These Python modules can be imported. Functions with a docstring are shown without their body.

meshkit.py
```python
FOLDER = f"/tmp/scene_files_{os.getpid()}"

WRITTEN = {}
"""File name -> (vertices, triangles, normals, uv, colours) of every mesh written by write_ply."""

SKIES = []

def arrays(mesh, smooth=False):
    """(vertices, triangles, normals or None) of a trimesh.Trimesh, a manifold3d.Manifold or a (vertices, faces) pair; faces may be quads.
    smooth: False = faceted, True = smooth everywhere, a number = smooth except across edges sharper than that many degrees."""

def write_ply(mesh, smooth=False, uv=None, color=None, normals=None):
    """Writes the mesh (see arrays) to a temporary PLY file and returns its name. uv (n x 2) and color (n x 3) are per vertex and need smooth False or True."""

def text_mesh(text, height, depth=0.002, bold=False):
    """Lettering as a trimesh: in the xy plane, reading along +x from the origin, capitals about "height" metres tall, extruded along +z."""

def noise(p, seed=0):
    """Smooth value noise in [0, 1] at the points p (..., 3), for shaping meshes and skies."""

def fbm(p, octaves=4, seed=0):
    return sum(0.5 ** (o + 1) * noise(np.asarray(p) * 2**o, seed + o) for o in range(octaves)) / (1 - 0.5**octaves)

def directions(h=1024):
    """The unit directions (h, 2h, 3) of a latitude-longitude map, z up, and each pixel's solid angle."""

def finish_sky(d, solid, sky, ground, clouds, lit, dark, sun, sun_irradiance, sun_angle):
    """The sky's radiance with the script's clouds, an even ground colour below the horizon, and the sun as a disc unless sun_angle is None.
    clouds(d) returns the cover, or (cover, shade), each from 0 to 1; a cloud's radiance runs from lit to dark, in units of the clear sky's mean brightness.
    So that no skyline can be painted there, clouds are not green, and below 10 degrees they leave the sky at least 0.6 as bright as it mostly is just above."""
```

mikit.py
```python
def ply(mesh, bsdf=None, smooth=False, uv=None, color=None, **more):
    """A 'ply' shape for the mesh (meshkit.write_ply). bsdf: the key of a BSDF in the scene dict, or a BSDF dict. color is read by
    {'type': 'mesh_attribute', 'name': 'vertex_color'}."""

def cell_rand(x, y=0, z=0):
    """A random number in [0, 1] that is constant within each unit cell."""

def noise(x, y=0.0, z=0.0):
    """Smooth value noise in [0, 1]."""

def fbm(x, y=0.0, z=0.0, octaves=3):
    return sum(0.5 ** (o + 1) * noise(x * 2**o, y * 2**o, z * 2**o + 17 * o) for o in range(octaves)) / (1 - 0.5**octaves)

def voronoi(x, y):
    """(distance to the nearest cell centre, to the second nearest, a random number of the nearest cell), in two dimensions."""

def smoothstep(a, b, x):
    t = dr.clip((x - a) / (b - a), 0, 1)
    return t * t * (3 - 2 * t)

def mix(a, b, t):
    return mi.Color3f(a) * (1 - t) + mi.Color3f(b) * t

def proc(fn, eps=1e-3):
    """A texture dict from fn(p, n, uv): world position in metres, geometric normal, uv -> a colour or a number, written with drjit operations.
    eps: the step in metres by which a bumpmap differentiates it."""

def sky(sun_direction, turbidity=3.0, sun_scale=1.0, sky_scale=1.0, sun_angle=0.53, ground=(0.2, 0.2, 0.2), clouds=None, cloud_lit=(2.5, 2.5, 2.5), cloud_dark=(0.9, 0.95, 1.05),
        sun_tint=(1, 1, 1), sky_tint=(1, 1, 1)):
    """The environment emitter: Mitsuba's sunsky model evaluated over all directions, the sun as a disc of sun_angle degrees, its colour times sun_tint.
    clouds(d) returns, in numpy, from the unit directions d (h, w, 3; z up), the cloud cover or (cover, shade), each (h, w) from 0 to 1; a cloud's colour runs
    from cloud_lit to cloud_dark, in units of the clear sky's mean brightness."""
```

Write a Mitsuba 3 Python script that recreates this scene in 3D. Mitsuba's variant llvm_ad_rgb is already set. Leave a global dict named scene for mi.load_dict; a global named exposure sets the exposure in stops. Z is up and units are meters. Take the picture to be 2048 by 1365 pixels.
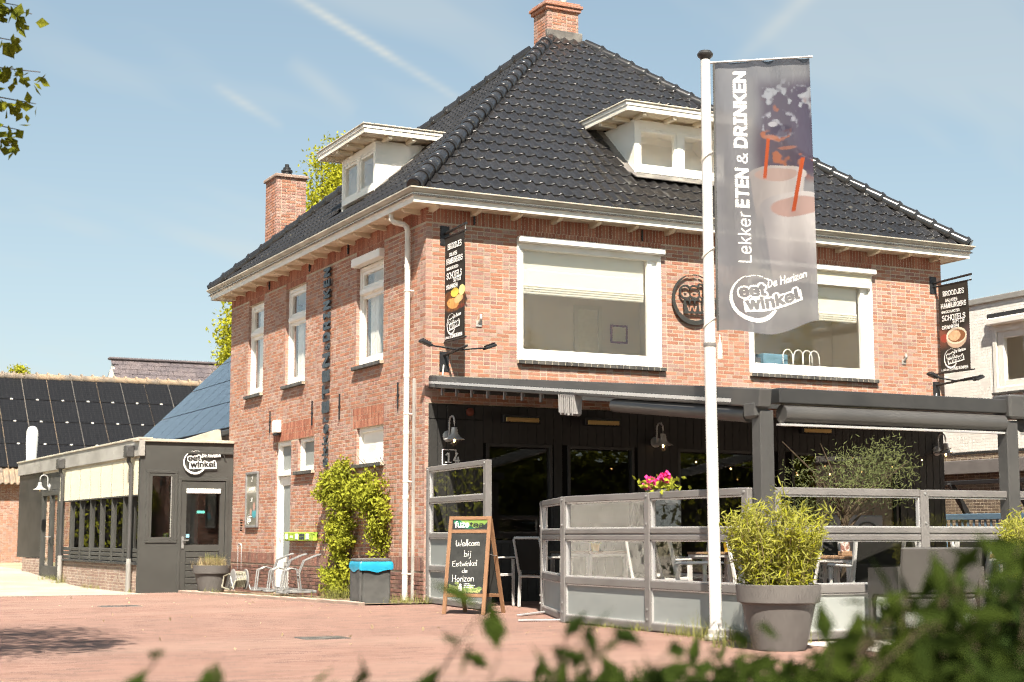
import math, random
import numpy as np, trimesh, mitsuba as mi, drjit as dr
import mikit, meshkit
from shapely.geometry import Polygon, MultiPolygon, LineString, Point, box as sbox
from shapely.ops import unary_union
from shapely import affinity

T = mi.ScalarTransform4f
scene, labels = {}, {}

# ------------------------------------------------------------------ camera, sky, exposure
CAM = np.array([-8.998, -20.936, 0.95])
YAW, PITCH, FPX = 0.46176, 0.12460, 3124.27
FW = np.array([math.sin(YAW) * math.cos(PITCH), math.cos(YAW) * math.cos(PITCH), math.sin(PITCH)])
scene['camera'] = {
    'type': 'thinlens', 'to_world': T().look_at(origin=CAM.tolist(), target=(CAM + FW).tolist(), up=[0, 0, 1]),
    'fov': 2 * math.degrees(math.atan(1024 / FPX)), 'fov_axis': 'x', 'near_clip': 0.1, 'far_clip': 3000.0,
    'aperture_radius': 0.0095, 'focus_distance': 20.5}
SUN = np.array([-1.0, -2.14, 2.77])


def streaks(d):
    """thin veils and old contrails"""
    x, y, z = d[..., 0], d[..., 1], np.maximum(d[..., 2], 0.02)
    u, v = x / (z + 0.25), y / (z + 0.25)
    p = np.stack([u * 1.1 + v * 0.5, v * 4.0 - u * 1.6, z * 0], -1)
    veil = meshkit.fbm(p * 1.6, 4, 3)
    veil = np.clip((veil - 0.44) * 0.8, 0, 0.2)

    def trail(az0, el0, az1, el1, wid, amt, seed):
        a = np.array([math.sin(az0) * math.cos(el0), math.cos(az0) * math.cos(el0), math.sin(el0)])
        b = np.array([math.sin(az1) * math.cos(el1), math.cos(az1) * math.cos(el1), math.sin(el1)])
        n = np.cross(a, b); n /= np.linalg.norm(n)
        m = a + b; m /= np.linalg.norm(m)
        half = math.acos(np.clip(a @ m, -1, 1))
        along = np.clip((math.cos(half * 1.0) - d @ m) * -1 / (1 - math.cos(half)), 0, 1)
        off = d @ n
        rag = meshkit.fbm(np.stack([d[..., 0] * 60, d[..., 1] * 60, d[..., 2] * 60], -1), 3, seed)
        return amt * np.exp(-(off / wid) ** 2) * along ** 0.5 * (0.35 + rag) * (d @ m > math.cos(half))
    t = trail(0.30, 0.348, 0.430, 0.276, 0.0024, 0.55, 5) + trail(0.268, 0.282, 0.313, 0.257, 0.0025, 0.30, 9) + trail(0.315, 0.30, 0.36, 0.268, 0.006, 0.22, 11) + trail(0.605, 0.295, 0.70, 0.37, 0.005, 0.22, 12)
    haze = 0.17 + 0.50 * np.exp(-z / 0.15)
    return np.clip(veil + t + haze, 0, 0.85)


scene['sky'] = mikit.sky(SUN.tolist(), turbidity=3.2, sun_scale=1.6, sky_scale=1.0, sun_tint=(0.98, 1.09, 1.27), sky_tint=(1.04, 1.03, 0.84),
                         clouds=streaks, cloud_lit=(1.80, 1.84, 1.70), cloud_dark=(1.0, 1.0, 1.0))
exposure = 2.28
rng = np.random.default_rng(7)

# ------------------------------------------------------------------ materials
fbm, noise, mix, sstep, proc = mikit.fbm, mikit.noise, mikit.mix, mikit.smoothstep, mikit.proc


def col(c):
    return {'type': 'rgb', 'value': list(c)} if isinstance(c, (tuple, list)) else c


def prin(name, c, rough=0.6, spec=0.5, metal=0.0, two=True, bump=None, **kw):
    b = {'type': 'principled', 'base_color': col(c), 'roughness': rough if not callable(rough) else proc(rough), 'specular': spec, 'metallic': metal, **kw}
    if bump:
        b = {'type': 'bumpmap', 'arbitrary': bump[0], 'scale': bump[1], 'bsdf': b}
    scene[name] = {'type': 'twosided', 'bsdf': b} if two else b


def mottle(a, b, f=3.0, lo=0.3, hi=0.7, f2=None):
    a, b = list(a), list(b)
    return proc(lambda p, n, uv: mix(a, b, sstep(lo, hi, fbm(p.x * f, p.y * f, p.z * (f2 or f), 4))))


def brick_col(pal, dirt=0.35, gain=0.665):
    """pal: tones by the brick's own random uv.x; uv.y a random lightness"""
    def f(p, n, uv):
        c = mi.Color3f(pal[0])
        k = len(pal)
        for i in range(1, k):
            c = dr.select(uv.x > i / k, mi.Color3f(pal[i]), c)
        c = c * (0.89 + 0.22 * uv.y)
        g = fbm(p.x * 40, p.y * 40, p.z * 40, 3)
        big = fbm(p.x * 0.9, p.y * 0.9, p.z * 1.3, 3)
        c = c * (0.84 + 0.32 * g) * (0.9 + 0.2 * big)
        return mix(c * mi.Color3f([1.0, 1.1, 1.14]) * gain, [0.36 * gain / 0.665, 0.27 * gain / 0.665, 0.21 * gain / 0.665], dr.clip(sstep(0.62, 0.85, fbm(p.x * 7, p.y * 7, p.z * 16, 3)), 0, 1) * dirt)
    return proc(f)


REDS = [(0.56, 0.235, 0.145), (0.53, 0.22, 0.135), (0.58, 0.26, 0.165), (0.55, 0.245, 0.16), (0.48, 0.195, 0.125), (0.55, 0.32, 0.255), (0.54, 0.29, 0.225), (0.58, 0.34, 0.27), (0.51, 0.27, 0.215), (0.46, 0.22, 0.17)]      # five of stretchers, five of paler headers
prin('m_brick', brick_col(REDS), 0.85, 0.25)
prin('m_brick_soldier', brick_col([(0.50, 0.185, 0.11), (0.47, 0.165, 0.095), (0.42, 0.145, 0.09), (0.53, 0.215, 0.135)], 0.2), 0.85, 0.25)
prin('m_brick_dirty', brick_col([(0.27, 0.13, 0.10), (0.20, 0.105, 0.085), (0.30, 0.16, 0.12), (0.33, 0.15, 0.11)], 0.5), 0.9, 0.2)
prin('m_brick_pale', brick_col([(0.42, 0.27, 0.21), (0.38, 0.23, 0.18), (0.46, 0.33, 0.27)], 0.6), 0.9, 0.2)
prin('m_brick_white', proc(lambda p, n, uv: mix([0.80, 0.77, 0.71], [0.72, 0.69, 0.63], sstep(.35, .75, fbm(p.x * 3, p.y * 3, p.z * 6, 3))) * (0.95 + .1 * uv.y)), 0.7, 0.3)
prin('m_brick_brown', brick_col([(0.22, 0.15, 0.105), (0.26, 0.18, 0.13), (0.17, 0.115, 0.09), (0.30, 0.21, 0.14)], 0.3), 0.9, 0.2)
prin('m_mortar', mottle((0.46, 0.39, 0.30), (0.36, 0.30, 0.225), 2.0), 0.95, 0.1)
prin('m_mortar_dark', mottle((0.20, 0.17, 0.13), (0.14, 0.12, 0.10), 4.0), 0.95, 0.1)
prin('m_mortar_white', mottle((0.72, 0.69, 0.63), (0.64, 0.61, 0.55), 4.0), 0.8, 0.2)
prin('m_sill_tile', mottle((0.10, 0.095, 0.085), (0.05, 0.048, 0.045), 9.0), 0.5, 0.4)


def roof_c(p, n, uv):
    c = mix([0.0135, 0.0128, 0.0132], [0.023, 0.0215, 0.0212], fbm(p.x * 2.1, p.y * 2.1, p.z * 2.1, 3))
    c = c * (0.75 + 0.5 * noise(p.x * 4.6, p.y * 4.6, p.z * 4.6)) + mi.Color3f([.05, .045, .03]) * sstep(.70, .9, fbm(p.x * 9, p.y * 9, p.z * 9, 3))
    g = noise(p.x * 55, p.y * 55, p.z * 55)
    return c * (0.85 + 0.3 * g)


prin('m_roof', proc(roof_c), proc(lambda p, n, uv: 0.16 + 0.12 * fbm(p.x * 6, p.y * 6, p.z * 6, 3)), 0.75)
prin('m_lead', mottle((0.20, 0.185, 0.165), (0.12, 0.11, 0.10), 5.0), 0.6, 0.4)
prin('m_white', mottle((0.80, 0.78, 0.72), (0.74, 0.71, 0.63), 2.5, 0.45, 0.8), 0.45, 0.4)
prin('m_pole', mottle((0.66, 0.635, 0.60), (0.52, 0.49, 0.45), 2.2, 0.45, 0.9), 0.4, 0.5)
prin('m_hose', (0.30, 0.28, 0.21), 0.6)
prin('m_cream', mottle((0.70, 0.62, 0.48), (0.58, 0.50, 0.37), 5.0), 0.6, 0.3)
prin('m_gutter', mottle((0.76, 0.73, 0.66), (0.62, 0.58, 0.49), 4.0, 0.5, 0.85), 0.5, 0.4)
prin('m_gutter_lip', mottle((0.52, 0.47, 0.38), (0.40, 0.36, 0.29), 4.0), 0.5, 0.4)
prin('m_pipe', mottle((0.74, 0.70, 0.62), (0.55, 0.50, 0.42), 3.0, 0.5, 0.9), 0.5, 0.4)
prin('m_room', (0.80, 0.76, 0.68), 0.9, 0.1)
prin('m_room_dark', (0.012, 0.011, 0.010), 0.9, 0.1)  # near-black colour stands in for the shade inside unlit rooms
prin('m_curtain', (0.74, 0.72, 0.64), 0.9, 0.1)
prin('m_blind', mottle((0.80, 0.78, 0.68), (0.76, 0.74, 0.64), 20.0), 0.9, 0.1)
prin('m_screen', mottle((0.66, 0.61, 0.47), (0.60, 0.55, 0.41), 60.0), 0.9, 0.1)
prin('m_iron', (0.018, 0.018, 0.019), 0.45, 0.5)
prin('m_anthracite', mottle((0.060, 0.058, 0.056), (0.075, 0.072, 0.068), 2.0), 0.42, 0.5)
prin('m_anth_dark', mottle((0.030, 0.030, 0.030), (0.042, 0.041, 0.040), 2.0), 0.4, 0.5)
prin('m_annexe', mottle((0.054, 0.053, 0.048), (0.068, 0.067, 0.061), 1.3), 0.5, 0.45)
prin('m_plank', mottle((0.026, 0.0255, 0.0245), (0.033, 0.032, 0.030), 2.0, f2=0.6), 0.55, 0.4)
prin('m_alu', mottle((0.155, 0.144, 0.137), (0.185, 0.173, 0.165), 3.0), 0.42, 0.5)
prin('m_alu_light', (0.62, 0.61, 0.60), 0.3, 0.5, 0.5)
prin('m_chair_frame', (0.60, 0.585, 0.555), 0.4, 0.5, 0.15)
prin('m_text', (0.025, 0.024, 0.022), 0.85, 0.1)
prin('m_zinc', mottle((0.36, 0.34, 0.31), (0.50, 0.48, 0.44), 1.6), 0.45, 0.5, 0.3)
prin('m_steel', mottle((0.38, 0.375, 0.36), (0.28, 0.275, 0.27), 7.0), 0.4, 0.5, 0.4)
prin('m_letter_blue', (0.035, 0.048, 0.058), 0.4, 0.5)
prin('m_logo_dark', (0.035, 0.034, 0.030), 0.5, 0.5)
prin('m_print_white', (0.80, 0.79, 0.76), 0.7, 0.2)
scene['m_blind_cloth'] = {'type': 'principledthin', 'base_color': col((0.86, 0.84, 0.74)), 'roughness': 0.8, 'spec_trans': 0.0, 'diff_trans': 0.9, 'eta': 1.3}
scene['m_glass'] = {'type': 'thindielectric', 'int_ior': 1.55}
scene['m_frost'] = {'type': 'principledthin', 'base_color': col(mottle((0.46, 0.485, 0.46), (0.41, 0.435, 0.415), 2.0)), 'roughness': 0.5, 'spec_trans': 0.0, 'diff_trans': 0.7, 'eta': 1.4}


def leafmat(name, a, b, trans=0.8, rough=0.5):
    a, b = list(a), list(b)
    scene[name] = {'type': 'principledthin', 'base_color': proc(lambda p, n, uv: mix(a, b, fbm(p.x * 5, p.y * 5, p.z * 5, 3)) * (0.75 + 0.5 * noise(p.x * 60, p.y * 60, p.z * 60))),
                   'roughness': rough, 'spec_trans': 0.0, 'diff_trans': trans, 'eta': 1.35}


leafmat('m_leaf_tree', (0.50, 0.48, 0.04), (0.30, 0.32, 0.035), .65)
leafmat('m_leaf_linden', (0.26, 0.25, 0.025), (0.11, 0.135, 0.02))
leafmat('m_leaf_ivy', (0.46, 0.455, 0.05), (0.25, 0.29, 0.04), .6)
leafmat('m_leaf_bamboo', (0.45, 0.43, 0.10), (0.30, 0.31, 0.07), .6)
leafmat('m_leaf_olive', (0.24, 0.26, 0.11), (0.09, 0.11, 0.045), 0.5)
leafmat('m_leaf_hedge', (0.065, 0.085, 0.011), (0.020, 0.040, 0.014), 0.9, 0.3)  # leaf colour kept dark in place of shade from a tree overhead
leafmat('m_grass', (0.36, 0.34, 0.13), (0.22, 0.24, 0.06))
leafmat('m_drygrass', (0.55, 0.42, 0.27), (0.40, 0.34, 0.17))
prin('m_bark', mottle((0.10, 0.075, 0.05), (0.06, 0.045, 0.03), 12.0), 0.9, 0.1)

# ------------------------------------------------------------------ mesh helpers
_count = {}


def numbered(k):
    n = _count.get(k, 0)
    _count[k] = n + 1
    return k if n == 0 else f'{k}_{n:03d}'


def thing(name, label, cat, group=None, kind=None):
    k = numbered(name)
    labels[k] = {'label': label, 'category': cat}
    if group: labels[k]['group'] = group
    if kind: labels[k]['kind'] = kind
    return k


def part(parent, name, mesh, m, smooth=False, label=None, kind=None, xf=None, uv=None, **kw):
    k = numbered(parent + '__' + name)
    d = mesh if isinstance(mesh, dict) else mikit.ply(mesh, m, smooth, uv=uv, **kw)
    scene[k] = {**d, 'to_world': T(xf)} if xf is not None else dict(d)
    if label or kind:
        labels[k] = {}
        if label: labels[k]['label'] = label
        if kind: labels[k]['kind'] = kind
    return k


def solo(name, mesh, m, label, cat, smooth=False, group=None, kind=None, **kw):
    k = thing(name, label, cat, group, kind)
    scene[k] = mikit.ply(mesh, m, smooth, **kw)
    return k


def struct(name, mesh, m, smooth=False, kind='structure', **kw):
    scene[name] = mikit.ply(mesh, m, smooth, **kw)
    labels[name] = {'kind': kind}
    return name


_CH = None


def _chamfer_topo():
    global _CH
    pts, key = [], []
    for sx in (0, 1):
        for sy in (0, 1):
            for sz in (0, 1):
                for ax in range(3):
                    p = np.array([sx, sy, sz], float) * 2 - 1
                    q = p * 0.8; q[ax] = p[ax]
                    pts.append(q); key.append((sx, sy, sz, ax))
    h = trimesh.convex.convex_hull(np.array(pts))
    idx = [int(np.argmin(((np.array(pts) - v) ** 2).sum(1))) for v in h.vertices]
    f = np.array(idx)[h.faces]
    _CH = (np.array(key), f)


_chamfer_topo()
_BF = np.array([[0, 1, 3], [0, 3, 2], [4, 6, 7], [4, 7, 5], [0, 4, 5], [0, 5, 1], [2, 3, 7], [2, 7, 6], [0, 2, 6], [0, 6, 4], [1, 5, 7], [1, 7, 3]])


class MB:
    def __init__(s):
        s.v, s.f, s.n = [], [], 0

    def add(s, v, f):
        v = np.asarray(v, float); f = np.asarray(f, int)
        s.v.append(v); s.f.append(f + s.n); s.n += len(v)
        return s

    def mesh(s, m):
        if hasattr(m, 'to_mesh'):
            q = m.to_mesh(); return s.add(q.vert_properties[:, :3], q.tri_verts)
        return s.add(m.vertices, m.faces)

    def box(s, lo, hi, c=0.0):
        lo, hi = np.minimum(lo, hi).astype(float), np.maximum(lo, hi).astype(float)
        if c <= 0:
            v = np.array([[x, y, z] for x in (lo[0], hi[0]) for y in (lo[1], hi[1]) for z in (lo[2], hi[2])])
            return s.add(v, _BF)
        c = min(c, 0.45 * float((hi - lo).min()))
        k, f = _CH
        v = np.where(k[:, :3] == 1, hi, lo)
        ins = np.where(k[:, :3] == 1, -c, c)
        m = np.ones((len(k), 3)); m[np.arange(len(k)), k[:, 3]] = 0
        return s.add(v + ins * m, f)

    def beam(s, p0, p1, w, h, up=(0, 0, 1), c=0.0):
        """box from p0 to p1, w across, h along up"""
        p0, p1 = np.asarray(p0, float), np.asarray(p1, float)
        d = p1 - p0; L = np.linalg.norm(d); d /= L
        a = np.cross(d, np.asarray(up, float)); a /= np.linalg.norm(a); b = np.cross(a, d)
        t = MB().box([-w / 2, 0, -h / 2], [w / 2, L, h / 2], c)
        v = t.v[0]
        return s.add(p0 + v[:, :1] * a + v[:, 1:2] * d + v[:, 2:] * b, t.f[0])

    def tube(s, pts, r, sides=10, cap=True):
        p = np.asarray(pts, float)
        r = np.broadcast_to(r, (len(p),))
        t = np.gradient(p, axis=0); t /= np.linalg.norm(t, axis=1, keepdims=True) + 1e-12
        ref = np.array([0, 0, 1.0]) if abs(t[:, 2]).mean() < 0.8 else np.array([1.0, 0.2, 0])
        a = np.cross(t, ref); a /= np.linalg.norm(a, axis=1, keepdims=True) + 1e-12
        b = np.cross(t, a)
        ang = np.arange(sides) * 2 * np.pi / sides
        v = p[:, None] + r[:, None, None] * (np.cos(ang)[None, :, None] * a[:, None] + np.sin(ang)[None, :, None] * b[:, None])
        i, j = np.meshgrid(np.arange(len(p) - 1), np.arange(sides), indexing='ij')
        A, B, C, D = i * sides + j, i * sides + (j + 1) % sides, (i + 1) * sides + (j + 1) % sides, (i + 1) * sides + j
        f = np.concatenate([np.stack([A, C, B], -1).reshape(-1, 3), np.stack([A, D, C], -1).reshape(-1, 3)])
        v = v.reshape(-1, 3)
        if cap:
            n = len(v); e = (len(p) - 1) * sides; jj = np.arange(sides)
            v = np.vstack([v, p[0], p[-1]])
            f = np.vstack([f, np.stack([jj, (jj + 1) % sides, jj * 0 + n], 1), np.stack([e + (jj + 1) % sides, e + jj, jj * 0 + n + 1], 1)])
        return s.add(v, f)

    def lathe(s, prof, c=(0, 0, 0), seg=32, axis=(0, 0, 1)):
        """prof: list of (r, z)"""
        pr = np.asarray(prof, float); ang = np.arange(seg) * 2 * np.pi / seg
        z = np.asarray(axis, float); z /= np.linalg.norm(z)
        x = np.cross(z, [0, 1, 0] if abs(z[1]) < 0.9 else [1, 0, 0]); x /= np.linalg.norm(x); y = np.cross(z, x)
        v = (pr[:, 0][:, None, None] * (np.cos(ang)[None, :, None] * x + np.sin(ang)[None, :, None] * y) + pr[:, 1][:, None, None] * z).reshape(-1, 3) + np.asarray(c, float)
        i, j = np.meshgrid(np.arange(len(pr) - 1), np.arange(seg), indexing='ij')
        A, B, C, D = i * seg + j, i * seg + (j + 1) % seg, (i + 1) * seg + (j + 1) % seg, (i + 1) * seg + j
        f = np.concatenate([np.stack([A, B, C], -1).reshape(-1, 3), np.stack([A, C, D], -1).reshape(-1, 3)])
        return s.add(v, f)

    def poly(s, shp, org, U, V, depth):
        """a shapely shape extruded by depth along U x V, from org"""
        U, V = np.asarray(U, float), np.asarray(V, float); N = np.cross(U, V)
        for g in getattr(shp, 'geoms', [shp]):
            if g.is_empty or g.geom_type != 'Polygon' or g.area < 1e-9: continue
            m = trimesh.creation.extrude_polygon(g, depth, engine='earcut')
            v = np.array(m.vertices)
            s.add(np.asarray(org, float) + v[:, :1] * U + v[:, 1:2] * V + v[:, 2:] * N, m.faces)
        return s

    def get(s):
        if not s.v: return np.zeros((0, 3)), np.zeros((0, 3), int)
        return np.vstack(s.v), np.vstack(s.f)


def icos(c, r, sub=2, sc=(1, 1, 1)):
    m = trimesh.creation.icosphere(subdivisions=sub)
    return np.array(m.vertices) * r * np.array(sc) + np.array(c), np.array(m.faces)


_TX = {}


def text2d(t, h, bold=False, grow=0.0, slant=0.0, sx=1.0):
    key = (t, bold)
    if key not in _TX:
        m = meshkit.text_mesh(t, 1.0, 0.1, bold)
        tri = m.triangles[(np.abs(m.triangles[:, :, 2]).max(1) < 1e-6)]
        _TX[key] = unary_union([Polygon(q[:, :2]).buffer(1e-4) for q in tri])
    g = affinity.scale(_TX[key], h * sx, h, origin=(0, 0))
    if grow: g = g.buffer(grow * h)
    if slant: g = affinity.affine_transform(g, [1, slant, 0, 1, 0, 0])
    return g


def spaced(t, gap=.07, bold=True):
    out, x = [], 0.0
    for ch in t:
        if ch == ' ': x += .28; continue
        g = text2d(ch, 1.0, bold); b = g.bounds
        out.append(affinity.translate(g, x - b[0], 0)); x += b[2] - b[0] + gap
    return unary_union(out)


STROKES = {  # handwriting: strokes on a 1-high grid (capital height 1), advance last
    'W': ([[(0, 1), (.02, .3), (.15, 0), (.3, .1), (.36, .6), (.42, .1), (.58, .02), (.7, .4), (.72, 1.05)]], .85),
    'D': ([[(.05, 1), (.0, 0), (.3, .05), (.5, .4), (.4, .8), (-.05, 1.02)]], .66), 'H': ([[(0, 1.05), (.03, 0)], [(.5, 1), (.48, 0)], [(.03, .5), (.5, .55)]], .68),
    'E': ([[(.45, 1), (0, .95), (.02, .5), (.35, .52)], [(.02, .5), (.02, .0), (.45, .02)]], .58),
    'e': ([[(.02, .3), (.38, .34), (.33, .58), (.12, .58), (.0, .25), (.15, 0), (.42, .1)]], .50), 'l': ([[(.05, 1.05), (.03, .0)]], .20),
    'k': ([[(.02, 1.05), (.02, 0)], [(.4, .6), (.04, .3), (.42, 0)]], .50), 'o': ([[(.22, .56), (.02, .35), (.1, .02), (.36, .05), (.42, .4), (.22, .56)]], .54),
    'm': ([[(.0, .55), (.02, 0)], [(.02, .4), (.16, .57), (.26, .5), (.27, 0)], [(.27, .4), (.42, .57), (.54, .5), (.55, 0)]], .68),
    'b': ([[(.02, 1), (.02, 0), (.3, .02), (.4, .3), (.25, .5), (.03, .42)]], .52), 'i': ([[(.04, .55), (.05, 0)], [(.04, .78), (.05, .84)]], .2),
    'j': ([[(.18, .55), (.18, -.2), (.0, -.35)], [(.18, .78), (.19, .84)]], .32), 't': ([[(.15, .9), (.15, .1), (.32, .0)], [(0, .6), (.32, .62)]], .42),
    'w': ([[(0, .55), (.1, .02), (.25, .4), (.4, .02), (.52, .58)]], .62), 'n': ([[(.02, .55), (.03, 0)], [(.03, .38), (.2, .57), (.36, .5), (.38, 0)]], .5),
    'd': ([[(.38, .5), (.15, .55), (.0, .3), (.1, .02), (.38, .1)], [(.4, 1), (.4, 0)]], .52), 'r': ([[(.02, .55), (.03, 0)], [(.03, .35), (.15, .52), (.3, .55)]], .36),
    'z': ([[(.02, .55), (.36, .55), (.0, .0), (.4, .02)]], .5), 'a': ([[(.36, .5), (.15, .55), (.0, .3), (.12, .02), (.36, .15), (.36, .55), (.4, .0)]], .5), ' ': ([], .4)}


def hand(t, h, w=0.06):
    x, out = 0.0, []
    for ch in t:
        st, adv = STROKES[ch]
        for q in st:
            out.append(LineString([(x + a, b) for a, b in q]).buffer(w, 4))
        x += adv
    return affinity.scale(unary_union(out), h, h, origin=(0, 0)), x * h


def emblem():
    """(plates with the letters cut out and ring, script) in units of the ring radius, centred on the ring"""
    a = np.radians(np.linspace(100, 345, 60))
    th = np.interp(np.linspace(0, 1, 60), [0, .06, .3, .6, .8, 1], [.015, .05, .12, .19, .17, .09])
    out = [((1.0) * math.cos(t), (1.0) * math.sin(t)) for t in a]
    inn = [((1.0 - w) * math.cos(t) + 0.0, (1.0 - w) * math.sin(t)) for t, w in zip(a, th)]
    ring = Polygon(out + inn[::-1]).buffer(0)
    dry = [LineString([(math.cos(t) * r, math.sin(t) * r) for t in np.radians(np.linspace(p, q, 6))]).buffer(.014) for p, q, r in ((62, 74, 1.0), (78, 88, .985), (50, 58, .99), (90, 101, .95))]
    eet = affinity.translate(text2d('eet', .46, True, .05), -.60, .13)
    win = affinity.translate(text2d('winkel', .46, True, .05), -.40, -.42)
    b = eet.bounds; eet = affinity.scale(eet, 1.10 / (b[2] - b[0]), 1, origin=(b[0], b[1]))
    b = win.bounds; win = affinity.scale(win, 2.20 / (b[2] - b[0]), 1, origin=(b[0], b[1]))
    wb = win.bounds
    plate = unary_union([win.buffer(.07, join_style=2), sbox(wb[0] - .08, wb[1] - .08, wb[2] + .08, wb[1] + .42)])
    pl = unary_union([eet.buffer(.07), plate])
    body = unary_union([ring.difference(pl.buffer(.035)), pl.difference(unary_union([eet, win]))] + dry)
    s, w = hand('De Horizon', .33, .075)
    s = affinity.translate(affinity.affine_transform(s, [1.0, .15, 0, 1, 0, 0]), .62, .42)
    return affinity.rotate(unary_union([body, s]), 2.5, origin=(0, 0))


EMB = emblem()

_LT = np.array([[0, 0, 0], [-.30, .42, .06], [.30, .42, .06], [0, .45, -.03], [0, 1, 0]])
_LF = np.array([[0, 3, 1], [0, 2, 3], [1, 3, 4], [3, 2, 4]])


def leaves(P, size, r, width=1.0, up=0.3, face=None, droop=0.0):
    """leaf-sized folded blades at points P; returns (v, f)"""
    n = len(P)
    d = r.normal(size=(n, 3)); d[:, 2] += droop
    d /= np.linalg.norm(d, axis=1, keepdims=True)
    nn = r.normal(size=(n, 3)) + np.array([0, 0, up]) + (0 if face is None else np.asarray(face))
    nn -= (nn * d).sum(1, keepdims=True) * d
    nn /= np.linalg.norm(nn, axis=1, keepdims=True) + 1e-9
    s = np.cross(d, nn)
    sz = np.asarray(size[0] + (size[1] - size[0]) * r.random(n))[:, None, None]
    t = _LT
    v = np.asarray(P)[:, None] + sz * (t[None, :, :1] * width * s[:, None] + t[None, :, 1:2] * d[:, None] + t[None, :, 2:] * nn[:, None])
    f = (_LF[None] + (np.arange(n) * 5)[:, None, None]).reshape(-1, 3)
    return v.reshape(-1, 3), f


def clumps(c, rad, nc, per, spread, r, hollow=0.35):
    """points in clumps through an ellipsoid"""
    q = r.normal(size=(nc, 3)); q /= np.linalg.norm(q, axis=1, keepdims=True)
    q *= (hollow + (1 - hollow) * r.random((nc, 1)) ** 0.5)
    q *= 0.72 + 0.5 * meshkit.fbm(q * 1.7 + r.random(3) * 50, 3)[:, None]
    cc = np.asarray(c) + q * np.asarray(rad)
    k = r.integers(max(1, per // 2), per * 3 // 2, nc)
    pts = np.repeat(cc, k, 0)
    return pts + r.normal(size=pts.shape) * spread, cc


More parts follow.
